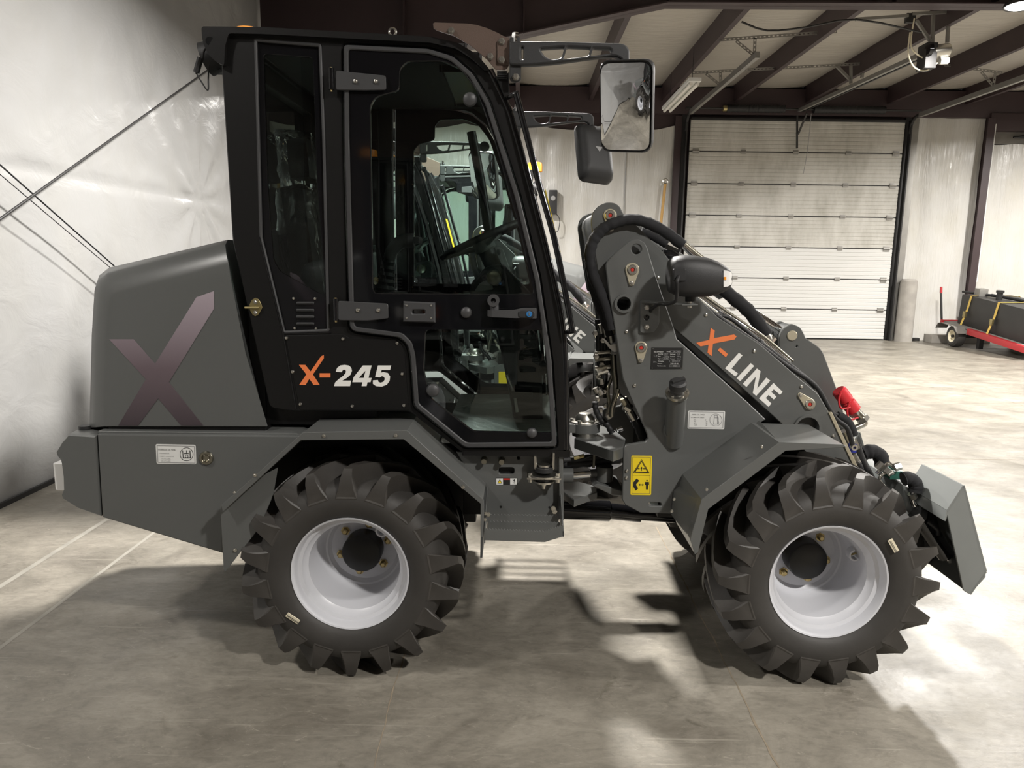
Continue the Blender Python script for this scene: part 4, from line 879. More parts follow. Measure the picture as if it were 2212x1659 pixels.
def pin(cx, cy, bx, by, Y, parent, s=1.):
    """pivot pin kept by a teardrop plate with a red plug"""
    R0, R1 = 15*s, 6.5*s; a = math.atan2(by - cy, bx - cx); pts = [(cx + R0*math.cos(a + R(80) + R(200)*k/14), cy + R0*math.sin(a + R(80) + R(200)*k/14)) for k in range(15)] + [(bx + R1*math.cos(a - R(80) + R(160)*k/8), by + R1*math.sin(a - R(80) + R(160)*k/8)) for k in range(9)]
    o = plate('pin_plate', pts, Y - .007, .007, 'pale_zinc', parent, bev=.0015)
    q = P(cx, cy, Y - .007); lathe('pin_end', [(0, .001), (.0075, .001), (.0085, -.006), (.0165, -.006), (.019, -.003), (.019, .002)], q, (0, 1, 0), 'zinc', parent, 28); lathe('grease_plug', [(0, -.004), (.006, -.003), (.0075, .001)], q, (0, 1, 0), 'red', parent, 14)
    bolt(bx, by, Y - .007, parent, 'hex', 'zinc', .85)
pin(1366, 582.6, 1364.5, 611, YT, tw); pin(1385, 751, 1384, 778, YT, tw, .9)
for x, y in ((1353, 716), (1370.6, 832.6), (1353.7, 1016.8), (1353, 1032)): bolt(x, y, YT, tw, s=1.0)
# head lamp bracket and lamp pod
plate('lamp_bracket', rnd([(1383, 649), (1424, 651), (1424, 700), (1412, 719), (1383, 719)], 5, 3), YT - .012, .012, 'grey_paint', tw, [circ(1397, 686, 6.5, 18)], bev=.001)
bz = P(1390, 650, YT).z; bx0, bx1 = P(1384, 650, YT).x, P(1504, 650, YT - .12).x
hplate('lamp_shelf', [(bx0, YT), (bx0 + .10, YT), (bx1, YT - .07), (bx1, YT - .15), (bx1 - .06, YT - .17), (bx0, YT - .03)], bz, .006, 'grey_paint', tw)
for x, y in ((1397.5, 664), (1397, 706)): bolt(x, y, YT - .012, tw, 'hex', 'zinc', 1.)
YL = YT - .12
pod = empty('head_lamp', P(1510, 640, YL)); pod.parent = LO; pod.matrix_parent_inverse = LO.matrix_basis.inverted()
secs = [(1445, 590, 602, .02), (1443, 572, 622, .045), (1446, 562, 632, .055), (1456, 554, 637, .064), (1475, 551, 641, .070), (1500, 552, 642, .072), (1525, 556, 641, .070), (1545, 563, 637, .064), (1562, 573, 630, .055), (1572, 580, 624, .045), (1577, 586, 616, .03)]
rgs = []
for x, a, b, d in secs:
    cy = (a + b)/2; hh = (b - a)/2; rgx = []
    for k in range(24):
        t = 2*math.pi*k/24; c_, s2 = math.cos(t), math.sin(t); e_ = .72
        rgx.append(P(x, cy - hh*math.copysign(abs(s2)**e_, s2), YL) + Vector((0, -d*math.copysign(abs(c_)**e_, c_), 0)))
    rgs.append(rgx)
loft('lamp_shell', rgs, 'black_plastic', pod, True, 50)
loft('turn_lens', [[P(x, y, YL - d) for y in (a, b)] + [P(x, y, YL + .03) for y in (b, a)] for x, a, b, d in ((1563, 584, 620, .060), (1572, 585, 619, .056), (1580, 588, 614, .045), (1582, 594, 608, .03))], 'white_lens', pod)
plate('turn_bulb', [(1564, 598), (1569, 598), (1569, 605), (1564, 605)], YL - .062, .004, 'amber', pod, bev=.0005)
plate('lamp_socket', rnd([(1455, 581), (1482, 580), (1482, 608), (1455, 608)], 3, 3), YL - .071, .02, 'hose_rubber', pod, bev=.003)
cyl('lamp_mount', P(1492, 628, YL), P(1492, 651, YL), .019, 'hose_rubber', pod, n=18); cyl('mount_bolt', P(1489, 651, YL), P(1489, 665, YL), .009, 'zinc', pod, n=6)
tube('lamp_cable', [P(1466, 597, YL - .07), P(1463, 608, YL - .085), P(1463, 630, YL - .075), P(1459, 650, YL - .06), P(1440, 657, YL - .03), P(1424, 657, YL), P(1408, 668, YT - .02), P(1398, 685, YT)], .0065, 'hose_rubber', pod, 6, 8)
# identification plate
zp = zm(1395, 740, 24.4)
idp = plate('id_plate', zp([(300, 265), (1985, 270), (1935, 1390), (255, 1405)]), YT - .002, .002, 'label_black', tw, bev=.0004)
for x, y in ((380, 330), (1922, 335), (330, 1345), (1865, 1350)): bolt(*zp([(x, y)])[0], YT - .002, tw, s=.22)
def idt(t, x, y, h, m='label_grey', sx=1.): text('plate_text', t, *zp([(x, y)])[0], YT - .002, h/24.4, m, tw, 0, 0, 'LEFT', 0, sx)
idt('EQUIPMENT', 420, 490, 60, 'label_white', 1.1); idt('Model', 1095, 475, 55, 'label_white'); idt('X-245', 1440, 475, 100)
for y, l, v, l2, v2 in ((598, 'Serial No', 'K9017', 'Rated power', '25 kW'), (722, 'Mass', '2750 kg', 'Rated load', '1000 kg'), (846, 'Engine', 'D1703', 'Max speed', '15.2 km')):
    idt(l, 640, y, 60, 'label_white', .8); idt(v, 935, y, 85, 'label_grey', .75); idt(l2, 1285, y + 8, 60, 'label_white', .62); idt(v2, 1630, y + 8, 80, 'label_grey', .62)
idt('CE', 410, 700, 120); idt('EPA', 390, 1025, 75); idt('Part number', 635, 978, 60, 'label_white', .75); idt('1350.117', 1365, 985, 85)
idt('Pressure', 620, 1105, 60, 'label_white', .8); idt('210-160-30', 1290, 1110, 80, 'label_white', .8); idt('Manufacture date', 610, 1225, 60, 'label_white', .75); idt('2025', 1420, 1235, 85)
for y0, x0, x1 in ((475, 1275, 1850), (985, 1250, 1820), (1235, 1240, 1800), (598, 890, 1235), (846, 890, 1235)):
    q = zp([(x0, y0 - 52), (x1, y0 - 48), (x1, y0 + 52), (x0, y0 + 48)]); decal('plate_field', q, YT - .002, 'label_grey', tw, [inset(q, .35)], .0005)
# diesel label
zq = zm(1480, 880, 24.04)
decal('diesel_label', rnd(zq([(165, 160), (2080, 190), (2030, 1140), (120, 1105)]), 3), YT, 'label_white', tw)
bd = zq([(215, 215), (2015, 240), (1975, 1080), (180, 1055)]); decal('label_border', bd, YT - .0012, 'label_grey', tw, [inset(bd, 1.0)], .0006)
def dt(t, x, y, h, sx=1.): text('label_text', t, *zq([(x, y)])[0], YT - .0012, h/24.04, 'label_black', tw, 0, 0, 'LEFT', 0, sx)
dt('DIESEL OIL TANK', 345, 370, 58, 1.05); dt('MIN. AMBIENT TEMP  DIESEL IN.', 300, 520, 42, .82)
for k, (a, b) in enumerate((('8°C', '0'), ('4°C', '-10'), ('-5°C', '-20'), ('-14°C', '-35'))): dt(a, 450, 640 + 90*k, 52); dt(b, 1050, 645 + 92*k, 52)
cc = zq([(1600, 650)])[0]; decal('label_ring', circ(*cc, 13.5, 32), YT - .0012, 'label_grey', tw, [circ(*cc, 12.6, 32)], .0006)
pq = zq([(1515, 400), (1690, 410), (1700, 850), (1720, 890), (1450, 880), (1475, 840)]); decal('label_icon', pq, YT - .0012, 'label_grey', tw, [inset(pq, 1.2)], .0006)
decal('label_icon', zq([(1530, 520), (1690, 525), (1690, 560), (1530, 555)]), YT - .0012, 'label_grey', tw, (), .0006); decal('label_icon', zq([(1700, 470), (1745, 540), (1740, 700), (1770, 820), (1740, 860), (1700, 840), (1700, 800), (1730, 800), (1705, 700), (1715, 560)]), YT - .0012, 'label_grey', tw, (), .0006)
# yellow crush warning
zs = zm(1355, 978, 17.1)
decal('warning_label', rnd(zs([(150, 105), (920, 115), (880, 1570), (115, 1560)]), 3), YT, 'yellow_print', tw)
def wd_(pts, holes=()): decal('warning_print', zs(pts), YT - .0012, 'label_black', tw, [zs(h) for h in holes], .0006)
bq = [(195, 155), (870, 165), (835, 1515), (165, 1505)]; bz_ = inset(zs(bq), .8); decal('warning_print', zs(bq), YT - .0012, 'brass', tw, [bz_], .0006)
wd_([(185, 825), (845, 832), (845, 845), (185, 838)]); wd_([(530, 235), (815, 730), (800, 762), (230, 750), (222, 720)], [[(530, 262), (790, 725), (780, 740), (255, 735), (250, 720)]])
wd_([(530, 285), (775, 715), (770, 735), (265, 725), (262, 705)], [[(528, 330), (735, 705), (310, 698)]])
wd_([(500, 545), (525, 515), (552, 545), (552, 590), (535, 615), (540, 670), (512, 670), (515, 615), (490, 590)]); wd_([(375, 575), (455, 575), (455, 605), (375, 605)]); wd_([(585, 575), (665, 578), (665, 608), (585, 605)])
wd_([(345, 950), (440, 1030), (320, 1180), (405, 1320), (310, 1400), (215, 1240), (225, 1090)]); wd_([(415, 1185), (470, 1140), (475, 1170), (560, 1170), (560, 1140), (615, 1185), (555, 1230), (555, 1200), (475, 1200), (470, 1228)])
wd_([(655, 1080), (800, 1080), (805, 1190), (770, 1190), (765, 1355), (690, 1355), (690, 1190), (655, 1190)]); decal('warning_print', circ(*zs([(730, 1030)])[0], 1.7, 14), YT - .0012, 'label_black', tw, (), .0006)
# filler neck
nb, nt_ = P(1455, 948, YT + .005), P(1463, 848, YT - .10); nd = (nt_ - nb).normalized(); nl = (nt_ - nb).length
lathe('filler_neck', [(.036, -.02), (.036, nl - .012)], nb, nd, 'grey_paint', tw, 32); lathe('neck_weld', [(.036, 0), (.040, .004), (.036, .012)], P(1455, 930, YT - .01), Vector((0, -1, .35)), 'grey_paint', tw, 32)
lathe('neck_flange', [(.026, nl - .006), (.041, nl - .012), (.043, nl - .008), (.043, nl + .002), (.026, nl + .004)], nb, nd, 'zinc', tw, 32)
lathe('filler_cap', [(0, nl + .055), (.024, nl + .053), (.031, nl + .046), (.031, nl + .022), (.026, nl + .016), (.026, nl)], nb, nd, 'black_plastic', tw, 28)
xg, yg, _ = frame(nd); o = box('cap_grip', (-.026, -.008, 0), (.026, .008, .014), 'black_plastic', None, .003); M_ = Matrix(((xg.x, yg.x, nd.x, 0), (xg.y, yg.y, nd.y, 0), (xg.z, yg.z, nd.z, 0), (0, 0, 0, 1))); M_.translation = nb + nd*(nl + .048); o.data.transform(M_ @ Matrix.Rotation(.5, 4, 'Z')); attach(o, tw)
for k in range(6): a_ = R(60*k); p_ = nb + nd*(nl + .003) + (xg*math.cos(a_) + yg*math.sin(a_))*.035; cyl('flange_bolt', p_, p_ + nd*.006, .0045, 'zinc', tw, n=6)
# far frame plate: plain mirror of the outline
lpT = xz(tower_pts, YT); plate_w('front_frame', [lpT, xz(circ(*cT, 11, 24), YT)], 2*YC - YT - .022, .022, 'grey_paint', LO, .003)
box('front_chassis', (.56, .33, .52), (1.30, 2*YC - .33, .74), 'black_paint', LO, .01)
plate('inner_shield', [(1405, 950), (1360, 850), (1345, 760), (1350, 700), (1470, 740), (1650, 905), (1460, 1060), (1430, 980)], YT + .03, .60, 'black_paint', LO, bev=.004)

# ---- lift arm ---------------------------------------------------------
YA = .345
arm_pts = [(1287, 560), (1279, 500), (1276, 478), (1280, 458), (1292, 445), (1310, 437), (1328, 438), (1340, 447), (1346, 462), (1370, 482), (1435, 547), (1490, 622), (1550, 685), (1640, 742), (1724, 815), (1767, 850), (1786, 882), (1851, 1014), (1872, 1060), (1840, 1075), (1760, 1000), (1691, 918), (1550, 791), (1455, 709), (1425, 670), (1380, 650), (1301, 645)]
hc = (1745, 926)
arm = plate('lift_arm', rnd(arm_pts, 6, 2), YA, .02, 'grey_paint', LO, [circ(*hc, 25, 28)], bev=.003)
plate_w('arm_plate', [rnd(xz(arm_pts, YA), .01, 2)], 2*YC - YA - .02, .02, 'grey_paint', arm, .003)
plate_w('arm_core', [xz(inset(arm_pts, 9), YA)], YA + .02, 2*(YC - YA) - .04, 'dark_grey_paint', arm, .003)
sa = (P(1745, 926, YA) - P(1746, 926, YA)).length
ringp('pivot_tube', hc, 25*sa, 30*sa, YA - .012, .12, 'grey_paint', arm)
pin(1318, 465, 1320, 494, YA, arm, .95); pin(1749, 873, 1729, 854, YA, arm, .85)
for x, y in ((1524.8, 680), (1628.8, 758), (1730.7, 835), (1421, 600), (1799, 941)): bolt(x, y, YA, arm, s=1.0)
def L7(pts, m, nm='arm_letter', holes=()): decal(nm, z7(pts), YA, m, arm, [z7(h) for h in holes])
L7([(1483, 124), (1522, 152), (1512, 224), (1706, 188), (1731, 206), (1710, 236), (1505, 276), (1492, 396), (1452, 362), (1462, 286), (1386, 303), (1345, 268), (1470, 240)], 'orange_print')
L7([(1573, 313), (1648, 375), (1628, 406), (1550, 340)], 'orange_print')
L7([(1752, 363), (1788, 388), (1682, 515), (1745, 562), (1718, 590), (1620, 512)], 'white_print')
L7([(1866, 462), (1898, 490), (1765, 635), (1730, 607)], 'white_print')
L7([(1925, 513), (1960, 540), (1928, 705), (2015, 600), (2053, 630), (1918, 775), (1885, 748), (1915, 590), (1825, 690), (1790, 660)], 'white_print')
L7([(2083, 652), (2172, 738), (2145, 765), (2085, 712), (2062, 738), (2112, 783), (2085, 810), (2036, 766), (2010, 795), (2063, 848), (2035, 880), (1945, 800)], 'white_print')
plate('arm_lit_edge', [(1790, 892), (1797, 890), (1857, 1016), (1849, 1018)], YA - .006, .03, 'pale_zinc', arm, bev=.001)  # pale strip standing in for light caught by the arm plate's front edge
# lever and tilt cylinder
lev = [(1684, 770), (1683, 729), (1691, 710), (1710, 699), (1729, 707), (1737, 721), (1740, 730), (1770, 750.5), (1778, 761), (1812, 852), (1830, 920), (1800, 960), (1740, 900), (1700, 840)]
lv0 = plate('tilt_lever', rnd(lev, 6, 3), .585, .02, 'grey_paint', LO, [circ(1721, 748, 2.2, 10)], bev=.003)
plate_w('lever_plate', [rnd(xz(lev, .585), .01, 3)], .715, .02, 'grey_paint', lv0, .003)
lathe('lever_pin', [(0, -.004), (.019, -.004), (.021, -.002), (.021, .15)], P(1711, 725, .583), (0, 1, 0), 'pale_zinc', lv0, 28)
lathe('lever_boss', [(.022, 0), (.044, 0), (.044, .10), (.022, .10)], P(1711, 725, .61), (0, 1, 0), 'dark_grey_paint', lv0, 28, closed=True)
c0_, c1_ = P(1325, 470, .66), P(1708, 730, .66); cdv = (c1_ - c0_)
tc_ = cyl('tilt_cylinder', c0_ + cdv*.02, c0_ + cdv*.62, .035, 'grey_paint', LO, n=24, bev=.004); cyl('piston_rod', c0_ + cdv*.6, c0_ + cdv*.97, .018, 'chrome', tc_, n=16)
# pipes on top of the arm
def ht(name, pts, Y, r, m='hose_rubber', parent=None, **k): return tube(name, [P(x, y, Y if not callable(Y) else Y(x)) for x, y in pts], r, m, parent, **k)
pipes = ht('arm_pipe', [(1500, 640), (1560, 684), (1640, 736), (1700, 783)], .40, .007, 'tube_steel', LO)
ht('arm_pipe', [(1510, 640), (1568, 680), (1648, 734), (1706, 782)], .43, .007, 'chrome', pipes); ht('arm_pipe', [(1520, 638), (1580, 680), (1655, 732), (1712, 780)], .47, .007, 'tube_steel', pipes)
ht('arm_hose', [(1503, 647), (1560, 690), (1640, 745), (1700, 790), (1760, 832), (1790, 880), (1806, 905), (1830, 925), (1842, 960)], .36, .009, 'hose_rubber', pipes)
ht('arm_hose', [(1555, 682), (1580, 690), (1640, 738), (1720, 800), (1765, 840), (1795, 888), (1812, 898), (1836, 915), (1846, 940)], .40, .010, 'hose_rubber', pipes)
for x, y in ((1552, 681), (1640, 743)): lathe('pipe_clamp', [(.016, -.006), (.02, -.006), (.02, .006), (.016, .006)], P(x, y, .40), cdv, 'hose_rubber', pipes, 16, closed=True)
for a, b in (((1724, 806), (1738, 822)), ((1760, 840), (1768, 854)), ((1772, 858), (1780, 872))): cyl('hose_fitting', P(*a, .37), P(*b, .37), .011, 'zinc', pipes, n=6)
# sleeved hoses over the tower
sl = ht('sleeved_hose', [(1322, 712), (1312, 670), (1296, 630), (1280, 590), (1274, 550), (1282, 520), (1300, 496), (1330, 481), (1365, 474), (1400, 482), (1440, 503), (1475, 530)], .325, .021, 'fabric_sleeve', LO, wob=.05)
ht('sleeved_hose', [(1318, 725), (1304, 680), (1288, 640), (1277, 600), (1271, 560)], .40, .02, 'fabric_sleeve', sl, wob=.05)
ht('hose_pipe', [(1472, 527), (1490, 545), (1520, 570)], .36, .010, 'chrome', sl); ht('hose_pipe', [(1478, 526), (1498, 543), (1530, 568)], .40, .010, 'tube_steel', sl)
h2_ = ht('sleeved_hose', [(1385, 500), (1405, 507), (1425, 518), (1440, 528)], .55, .018, 'fabric_sleeve', LO, wob=.04); cyl('hose_fitting', P(1418, 513, .55), P(1442, 530, .55), .014, 'zinc', h2_, n=12); cyl('hose_fitting', P(1440, 528, .55), P(1462, 538, .55), .020, 'zinc', h2_, n=6)
h3_ = ht('sleeved_hose', [(1545, 610), (1580, 640), (1620, 675), (1655, 722)], .56, .027, 'fabric_sleeve', LO, wob=.05); cyl('hose_fitting', P(1652, 718, .56), P(1664, 738, .56), .016, 'zinc', h3_, n=12); cyl('hose_fitting', P(1664, 735, .56), P(1655, 758, .56), .014, 'zinc', h3_, n=6); cyl('hose_fitting', P(1655, 745, .56), P(1672, 728, .56), .015, 'zinc', h3_, n=6)
box('valve_block', P(1432, 560, .5), P(1468, 540, .5) + Vector((0, .12, 0)), 'black_gloss', LO, .006)
# ---- valve bank between cab and tower ---------------------------------
vb = plate('valve_bracket', zt([(560, 290), (590, 290), (660, 360), (700, 345), (860, 335), (880, 360), (880, 410), (700, 445), (640, 400)]), .34, .005, 'zinc', LO, bev=.001)
bolt(1350, 749, .34, vb, 'hex', 'zinc', 1.0)
ht('steel_pipe', [(1325, 765), (1327, 800), (1330, 830), (1328, 860), (1320, 895)], .40, .011, 'tube_steel', vb); ht('steel_pipe', [(1321, 768), (1324, 805), (1313, 838), (1315, 870), (1312, 900)], .44, .008, 'tube_steel', vb)
ht('steel_pipe', [(1335, 840), (1331, 855), (1322, 880), (1321, 900)], .38, .009, 'tube_steel', vb)
for a, b, r_, m_ in (((1316, 705), (1320, 722), .016, 'cream'), ((1319, 722), (1322, 740), .013, 'zinc'), ((1294, 842), (1300, 852), .014, 'zinc'), ((1285, 838), (1290, 848), .012, 'zinc'), ((1290, 805), (1312, 798), .014, 'zinc'), ((1298, 818), (1300, 830), .012, 'zinc'), ((1296, 700), (1300, 720), .010, 'zinc'), ((1306, 705), (1309, 728), .009, 'zinc'), ((1346, 860), (1356, 878), .016, 'pale_zinc'), ((1349, 876), (1362, 884), .020, 'zinc'), ((1358, 886), (1370, 906), .017, 'zinc'), ((1313, 895), (1318, 903), .013, 'zinc'), ((1333, 930), (1345, 926), .009, 'chrome')): cyl('pipe_fitting', P(*a, .40), P(*b, .40), r_, m_, vb, n=10)
for x in (1290, 1297, 1304, 1311): ht('control_hose', [(x, 690), (x + 2, 720), (x + 3, 760), (x + 4, 800)], .46, .010, 'hose_rubber', vb)
box('control_valve', P(1288, 860, .46), P(1316, 745, .46) + Vector((0, .16, 0)), 'black_gloss', vb, .006)
for y in (763, 778, 795): cyl('valve_rod', P(1285, y, .45), P(1318, y - 3, .45), .008, 'zinc', vb, n=10)
for x, y in ((1288, 770), (1292, 812), (1300, 788), (1305, 846), (1290, 862), (1309, 876), (1297, 886), (1302, 735), (1286, 720)): lathe('valve_nut', [(0, -.012), (.010, -.010), (.012, 0), (.012, .01)], P(x, y, .44), (0, 1, 0), 'zinc', vb, 6)
ht('braided_hose', [(1285, 868), (1287, 885), (1297, 905), (1312, 918), (1322, 935)], .42, .012, 'hose_rubber', vb, wob=.1); ht('braided_hose', [(1372, 905), (1382, 925), (1390, 945)], .42, .022, 'hose_rubber', vb, wob=.05)
ht('thin_cable', [(1338, 852), (1352, 862), (1362, 880), (1378, 915)], .36, .004, 'hose_rubber', vb)
# ---- articulation joint -----------------------------------------------
zdk = P(1347, 965, YT).z
dk = hplate('joint_plate', [(q.x, q.y) for q in (PF(x, y, zdk) for x, y in ((1241, 946), (1325, 973), (1346, 966), (1352, 948), (1330, 930), (1296, 918), (1262, 922)))], zdk, .045, 'grey_paint', LO, .003)
pc = PF(1262, 940, zdk); lathe('pivot_cap', [(.05, 0), (.05, .012), (.062, .018), (.062, .055), (.058, .06), (.042, .062), (.040, .075), (.025, .092), (0, .098)], pc, (0, 0, 1), 'zinc', dk, 28)
lathe('pivot_ring', [(.063, .018), (.064, .055), (.050, .055), (.05, .018)], pc, (0, 0, 1), 'grey_paint', dk, 28, closed=True)
for k in range(6): a_ = R(60*k); cyl('pivot_bolt', pc + Vector((.052*math.cos(a_), .052*math.sin(a_), .06)), pc + Vector((.052*math.cos(a_), .052*math.sin(a_), .07)), .008, 'zinc', dk, n=6)
box('pivot_yoke', (P(1205, 930, .6).x, pc.y - .05, zdk + .02), (pc.x - .04, pc.y + .05, zdk + .055), 'grey_paint', dk, .004)
lower = hplate('joint_plate', [(q.x, q.y) for q in (PF(x, y, .58) for x, y in ((1215, 1062), (1240, 1080), (1290, 1063), (1288, 1050), (1250, 1040), (1215, 1040)))], .58, .03, 'grey_paint', LO, .003)
plate('joint_ear', [(1290, 1045), (1345, 1060), (1345, 1072), (1322, 1070), (1280, 1050)], .36, .2, 'grey_paint', LO, bev=.003)
for a, b, r_, m_ in (((1214, 1027), (1238, 1027), .030, 'grey_paint'), ((1238, 1027), (1290, 1022), .014, 'chrome'), ((1276, 1023), (1290, 1022), .018, 'grey_paint')): cyl('steer_cylinder', P(*a, .42), P(*b, .42), r_, m_, LO, n=18)
lathe('cylinder_eye', [(0, -.03), (.035, -.03), (.035, .03), (0, .03)], P(1305, 1022, .42), (0, 0, 1), 'grey_paint', LO, 22)
cyl('drive_shaft', P(1190, 1098, YC), P(1318, 1104, YC), .046, 'black_gloss', LO, n=22, bev=.004); cyl('drive_shaft', P(1316, 1104, YC), P(1384, 1111, YC), .036, 'black_gloss', LO, n=22); cyl('drive_shaft', P(1380, 1111, YC), P(1470, 1118, YC), .026, 'black_gloss', LO, n=20)
for x, y, r_ in ((1218, 994, .022), (1218, 1004, .025)): ht('loom_hose', [(x, y), (1260, y - 3), (1300, y - 8), (1340, y - 12)], .46, r_*.7, 'hose_rubber', LO, wob=.12)
ht('grease_line', [(1262, 990), (1280, 984), (1300, 982), (1325, 990)], .40, .004, 'hose_rubber', LO); cyl('grease_fitting', P(1240, 990, .41), P(1262, 984, .41), .008, 'brass', LO, n=8)
cyl('stop_rod', P(1284, 972, .40), P(1282, 1010, .40), .006, 'tube_steel', LO, n=8)
# ---- sub frame below the cab, mount and step --------------------------
sf = plate('sub_frame', [(985, 976), (1214, 976), (1216, 1122), (1045, 1128), (1040, 1060), (1000, 1000)], .20, .02, 'grey_paint', LO, [rnd(zb([(412, 340), (557, 340), (557, 402), (412, 402)]), 6, 4), circ(*zb([(595, 253)])[0], 3.5, 14)], bev=.002)
plate('frame_edge', [(1207, 978), (1216, 978), (1218, 1124), (1208, 1120)], .17, .04, 'grey_paint', sf, bev=.002)
box('frame_tunnel', (P(1000, 1000, .22).x, .222, .56), (P(1214, 1000, .22).x, 2*YC - .222, .84), 'black_paint', LO, .004)
for x, y in ((1046, 993), (1084, 994)): lathe('test_port', [(0, -.03), (.010, -.03), (.012, -.02), (.009, -.012), (.013, 0)], P(x, y, .20), (0, 1, 0), 'tube_steel', sf, 12)
for x, y, k in ((1065, 981, 'button'), (1098, 981, 'button'), (1175, 981, 'hex')): bolt(x, y, .20, sf, k, 'zinc', .9)
for x, y in ((1082, 1095), (1187, 1096)): decal('frame_hole', circ(x, y, 2.6, 12), .20, 'label_black', sf)
# small warning strip
zv = zm(1065, 1025, 36.87)
decal('safety_strip', zv([(230, 270), (1930, 290), (1930, 830), (235, 830)]), .20, 'label_black', sf); decal('strip_field', zv([(265, 310), (790, 310), (795, 800), (265, 800)]), .1992, 'label_white', sf, (), .0005); decal('strip_field', zv([(1365, 310), (1890, 310), (1890, 800), (1365, 800)]), .1992, 'label_white', sf, (), .0005)
decal('strip_field', zv([(830, 310), (1340, 315), (1340, 430), (830, 430)]), .1992, 'red', sf, (), .0005); q = zv([(535, 370), (735, 720), (340, 720)]); decal('strip_field', q, .1988, 'label_black', sf, (), .0004); decal('strip_field', inset(q, 1.0), .1985, 'yellow_print', sf, (), .0004)
decal('strip_field', zv([(1660, 350), (1700, 360), (1740, 450), (1740, 540), (1680, 620), (1700, 730), (1665, 730), (1650, 600), (1690, 520), (1590, 490), (1550, 370), (1600, 430), (1660, 460)]), .1988, 'label_black', sf, (), .0004)
# rubber cab mount
mt = empty('cab_mount', P(1175, 1030, .17)); mt.parent = LO; mt.matrix_parent_inverse = LO.matrix_basis.inverted()
plate('mount_channel', zb([(738, 240), (760, 240), (765, 345), (905, 345), (910, 210), (930, 210), (928, 350), (905, 370), (760, 368), (740, 350)]), .14, .06, 'zinc', mt, bev=.001)
m0 = P(1175, 1020, .15)
for za, zb2, r_, m_ in ((.022, .03, .022, 'zinc'), (.004, .02, .034, 'hose_rubber'), (-.012, -.006, .052, 'zinc'), (-.03, -.012, .03, 'hose_rubber'), (-.036, -.03, .040, 'zinc'), (-.05, -.036, .012, 'zinc'), (-.062, -.05, .008, 'zinc')): cyl('mount_stack', m0 + Vector((0, 0, za)), m0 + Vector((0, 0, zb2)), r_, m_, mt, n=20)
box('mount_flange', m0 + Vector((-.062, -.03, -.020)), m0 + Vector((.062, .04, -.012)), 'zinc', mt, .002)
for dx in (-.05, .05): cyl('mount_bolt', m0 + Vector((dx, -.01, -.035)), m0 + Vector((dx, -.01, 0)), .008, 'zinc', mt, n=6)
# saw-tooth step
def teeth(x0, y0, x1, y1, n, a):
    o = []
    for k in range(n): t0, t1 = k/n, (k + .5)/n; o += [(x0 + (x1 - x0)*t0, y0 + (y1 - y0)*t0), (x0 + (x1 - x0)*t1, y0 + (y1 - y0)*t1 - a)]
    return o + [(x1, y1)]
stp = plate('step', teeth(1048, 1144, 1175, 1149, 20, 3) + teeth(1176, 1149, 1217, 1135, 8, 3) + [(1218.6, 1158), (1177, 1171), (1045, 1167)], .0, .004, 'grey_paint', LO, bev=.0005)
for y_, Y_ in ((1144, .07), (1144, .14)):
    f_ = (CAM.y - Y_)/(CAM.y); a0_, a1_ = P(1052, 1143, 0), P(1212, 1147, 0); m1 = [(a0_.x + (a1_.x - a0_.x)*k/40, a0_.z + (.005 if k % 2 else 0)) for k in range(41)]
    plate_w('step_bar', [m1 + [(a1_.x, a1_.z - .035), (a0_.x, a0_.z - .035)]], Y_, .004, 'grey_paint', stp, .0004)
a0_, a1_ = P(1047, 1150, 0), P(1217, 1140, 0)
for x_, z1_ in ((a0_.x, .0), (a1_.x, .0)): raw('step_side', [(x_ + d, y, z) for d in (-.002, .002) for y, z in ((.0, a0_.z - (.04 if x_ < 0 else .012)), (.0, a0_.z + .01), (.20, a0_.z + .10), (.20, a0_.z - .03))], [(0, 1, 2, 3), (7, 6, 5, 4), (0, 4, 5, 1), (1, 5, 6, 2), (2, 6, 7, 3), (3, 7, 4, 0)], 'grey_paint', stp)
for x, y in ((1195, 1098), (1198, 1105), (1054, 1111)): bolt(x, y, .05, stp, 'hex', 'zinc', .9)
for o in (sf, stp): mir(o)
# ---- quick attach bracket at the front --------------------------------
YQ = .12
qs = xz(zk([(1097, 852), (1108, 840), (1252, 620), (1262, 622), (1452, 1390), (1448, 1440), (1310, 1592), (1290, 1585), (1252, 1560)]), YQ)
qa = plate_w('attach_bracket', [qs], YQ, .008, 'bracket_lit_grey', LO, .001)
A_, B_, C2, D_ = qs[1], qs[2], qs[4], qs[6]
def wall(name, p, q, y0, y1, th, m='bracket_lit_grey'): return strip(name, [p, q], y0, y1, th, m, qa)
for y0, y1 in ((YQ, YQ + .27), (2*YC - YQ - .27, 2*YC - YQ)):
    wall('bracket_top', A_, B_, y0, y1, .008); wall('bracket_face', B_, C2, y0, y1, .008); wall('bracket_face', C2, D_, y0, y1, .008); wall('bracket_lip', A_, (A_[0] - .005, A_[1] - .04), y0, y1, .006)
plate_w('bracket_side', [qs], YQ + .262, .008, 'dark_grey_paint', qa, .001); plate_w('bracket_side', [qs], 2*YC - YQ - .008, .008, 'bracket_lit_grey', qa, .001); plate_w('bracket_side', [qs], 2*YC - YQ - .27, .008, 'dark_grey_paint', qa, .001)
xm, zm_ = (A_[0]*.55 + B_[0]*.45), (A_[1]*.6 + B_[1]*.4) - .03
box('bracket_beam', (xm - .06, YQ + .2, zm_ - .10), (xm + .02, 2*YC - YQ - .2, zm_ + .012), 'bracket_lit_grey', qa, .006)
plate_w('bracket_web', [[(A_[0] + .03, A_[1] - .05), (C2[0] - .03, C2[1] + .1), (D_[0] - .02, D_[1] + .04), (D_[0] - .12, D_[1] + .16)]], YQ + .27, .55, 'black_paint', qa, .004)
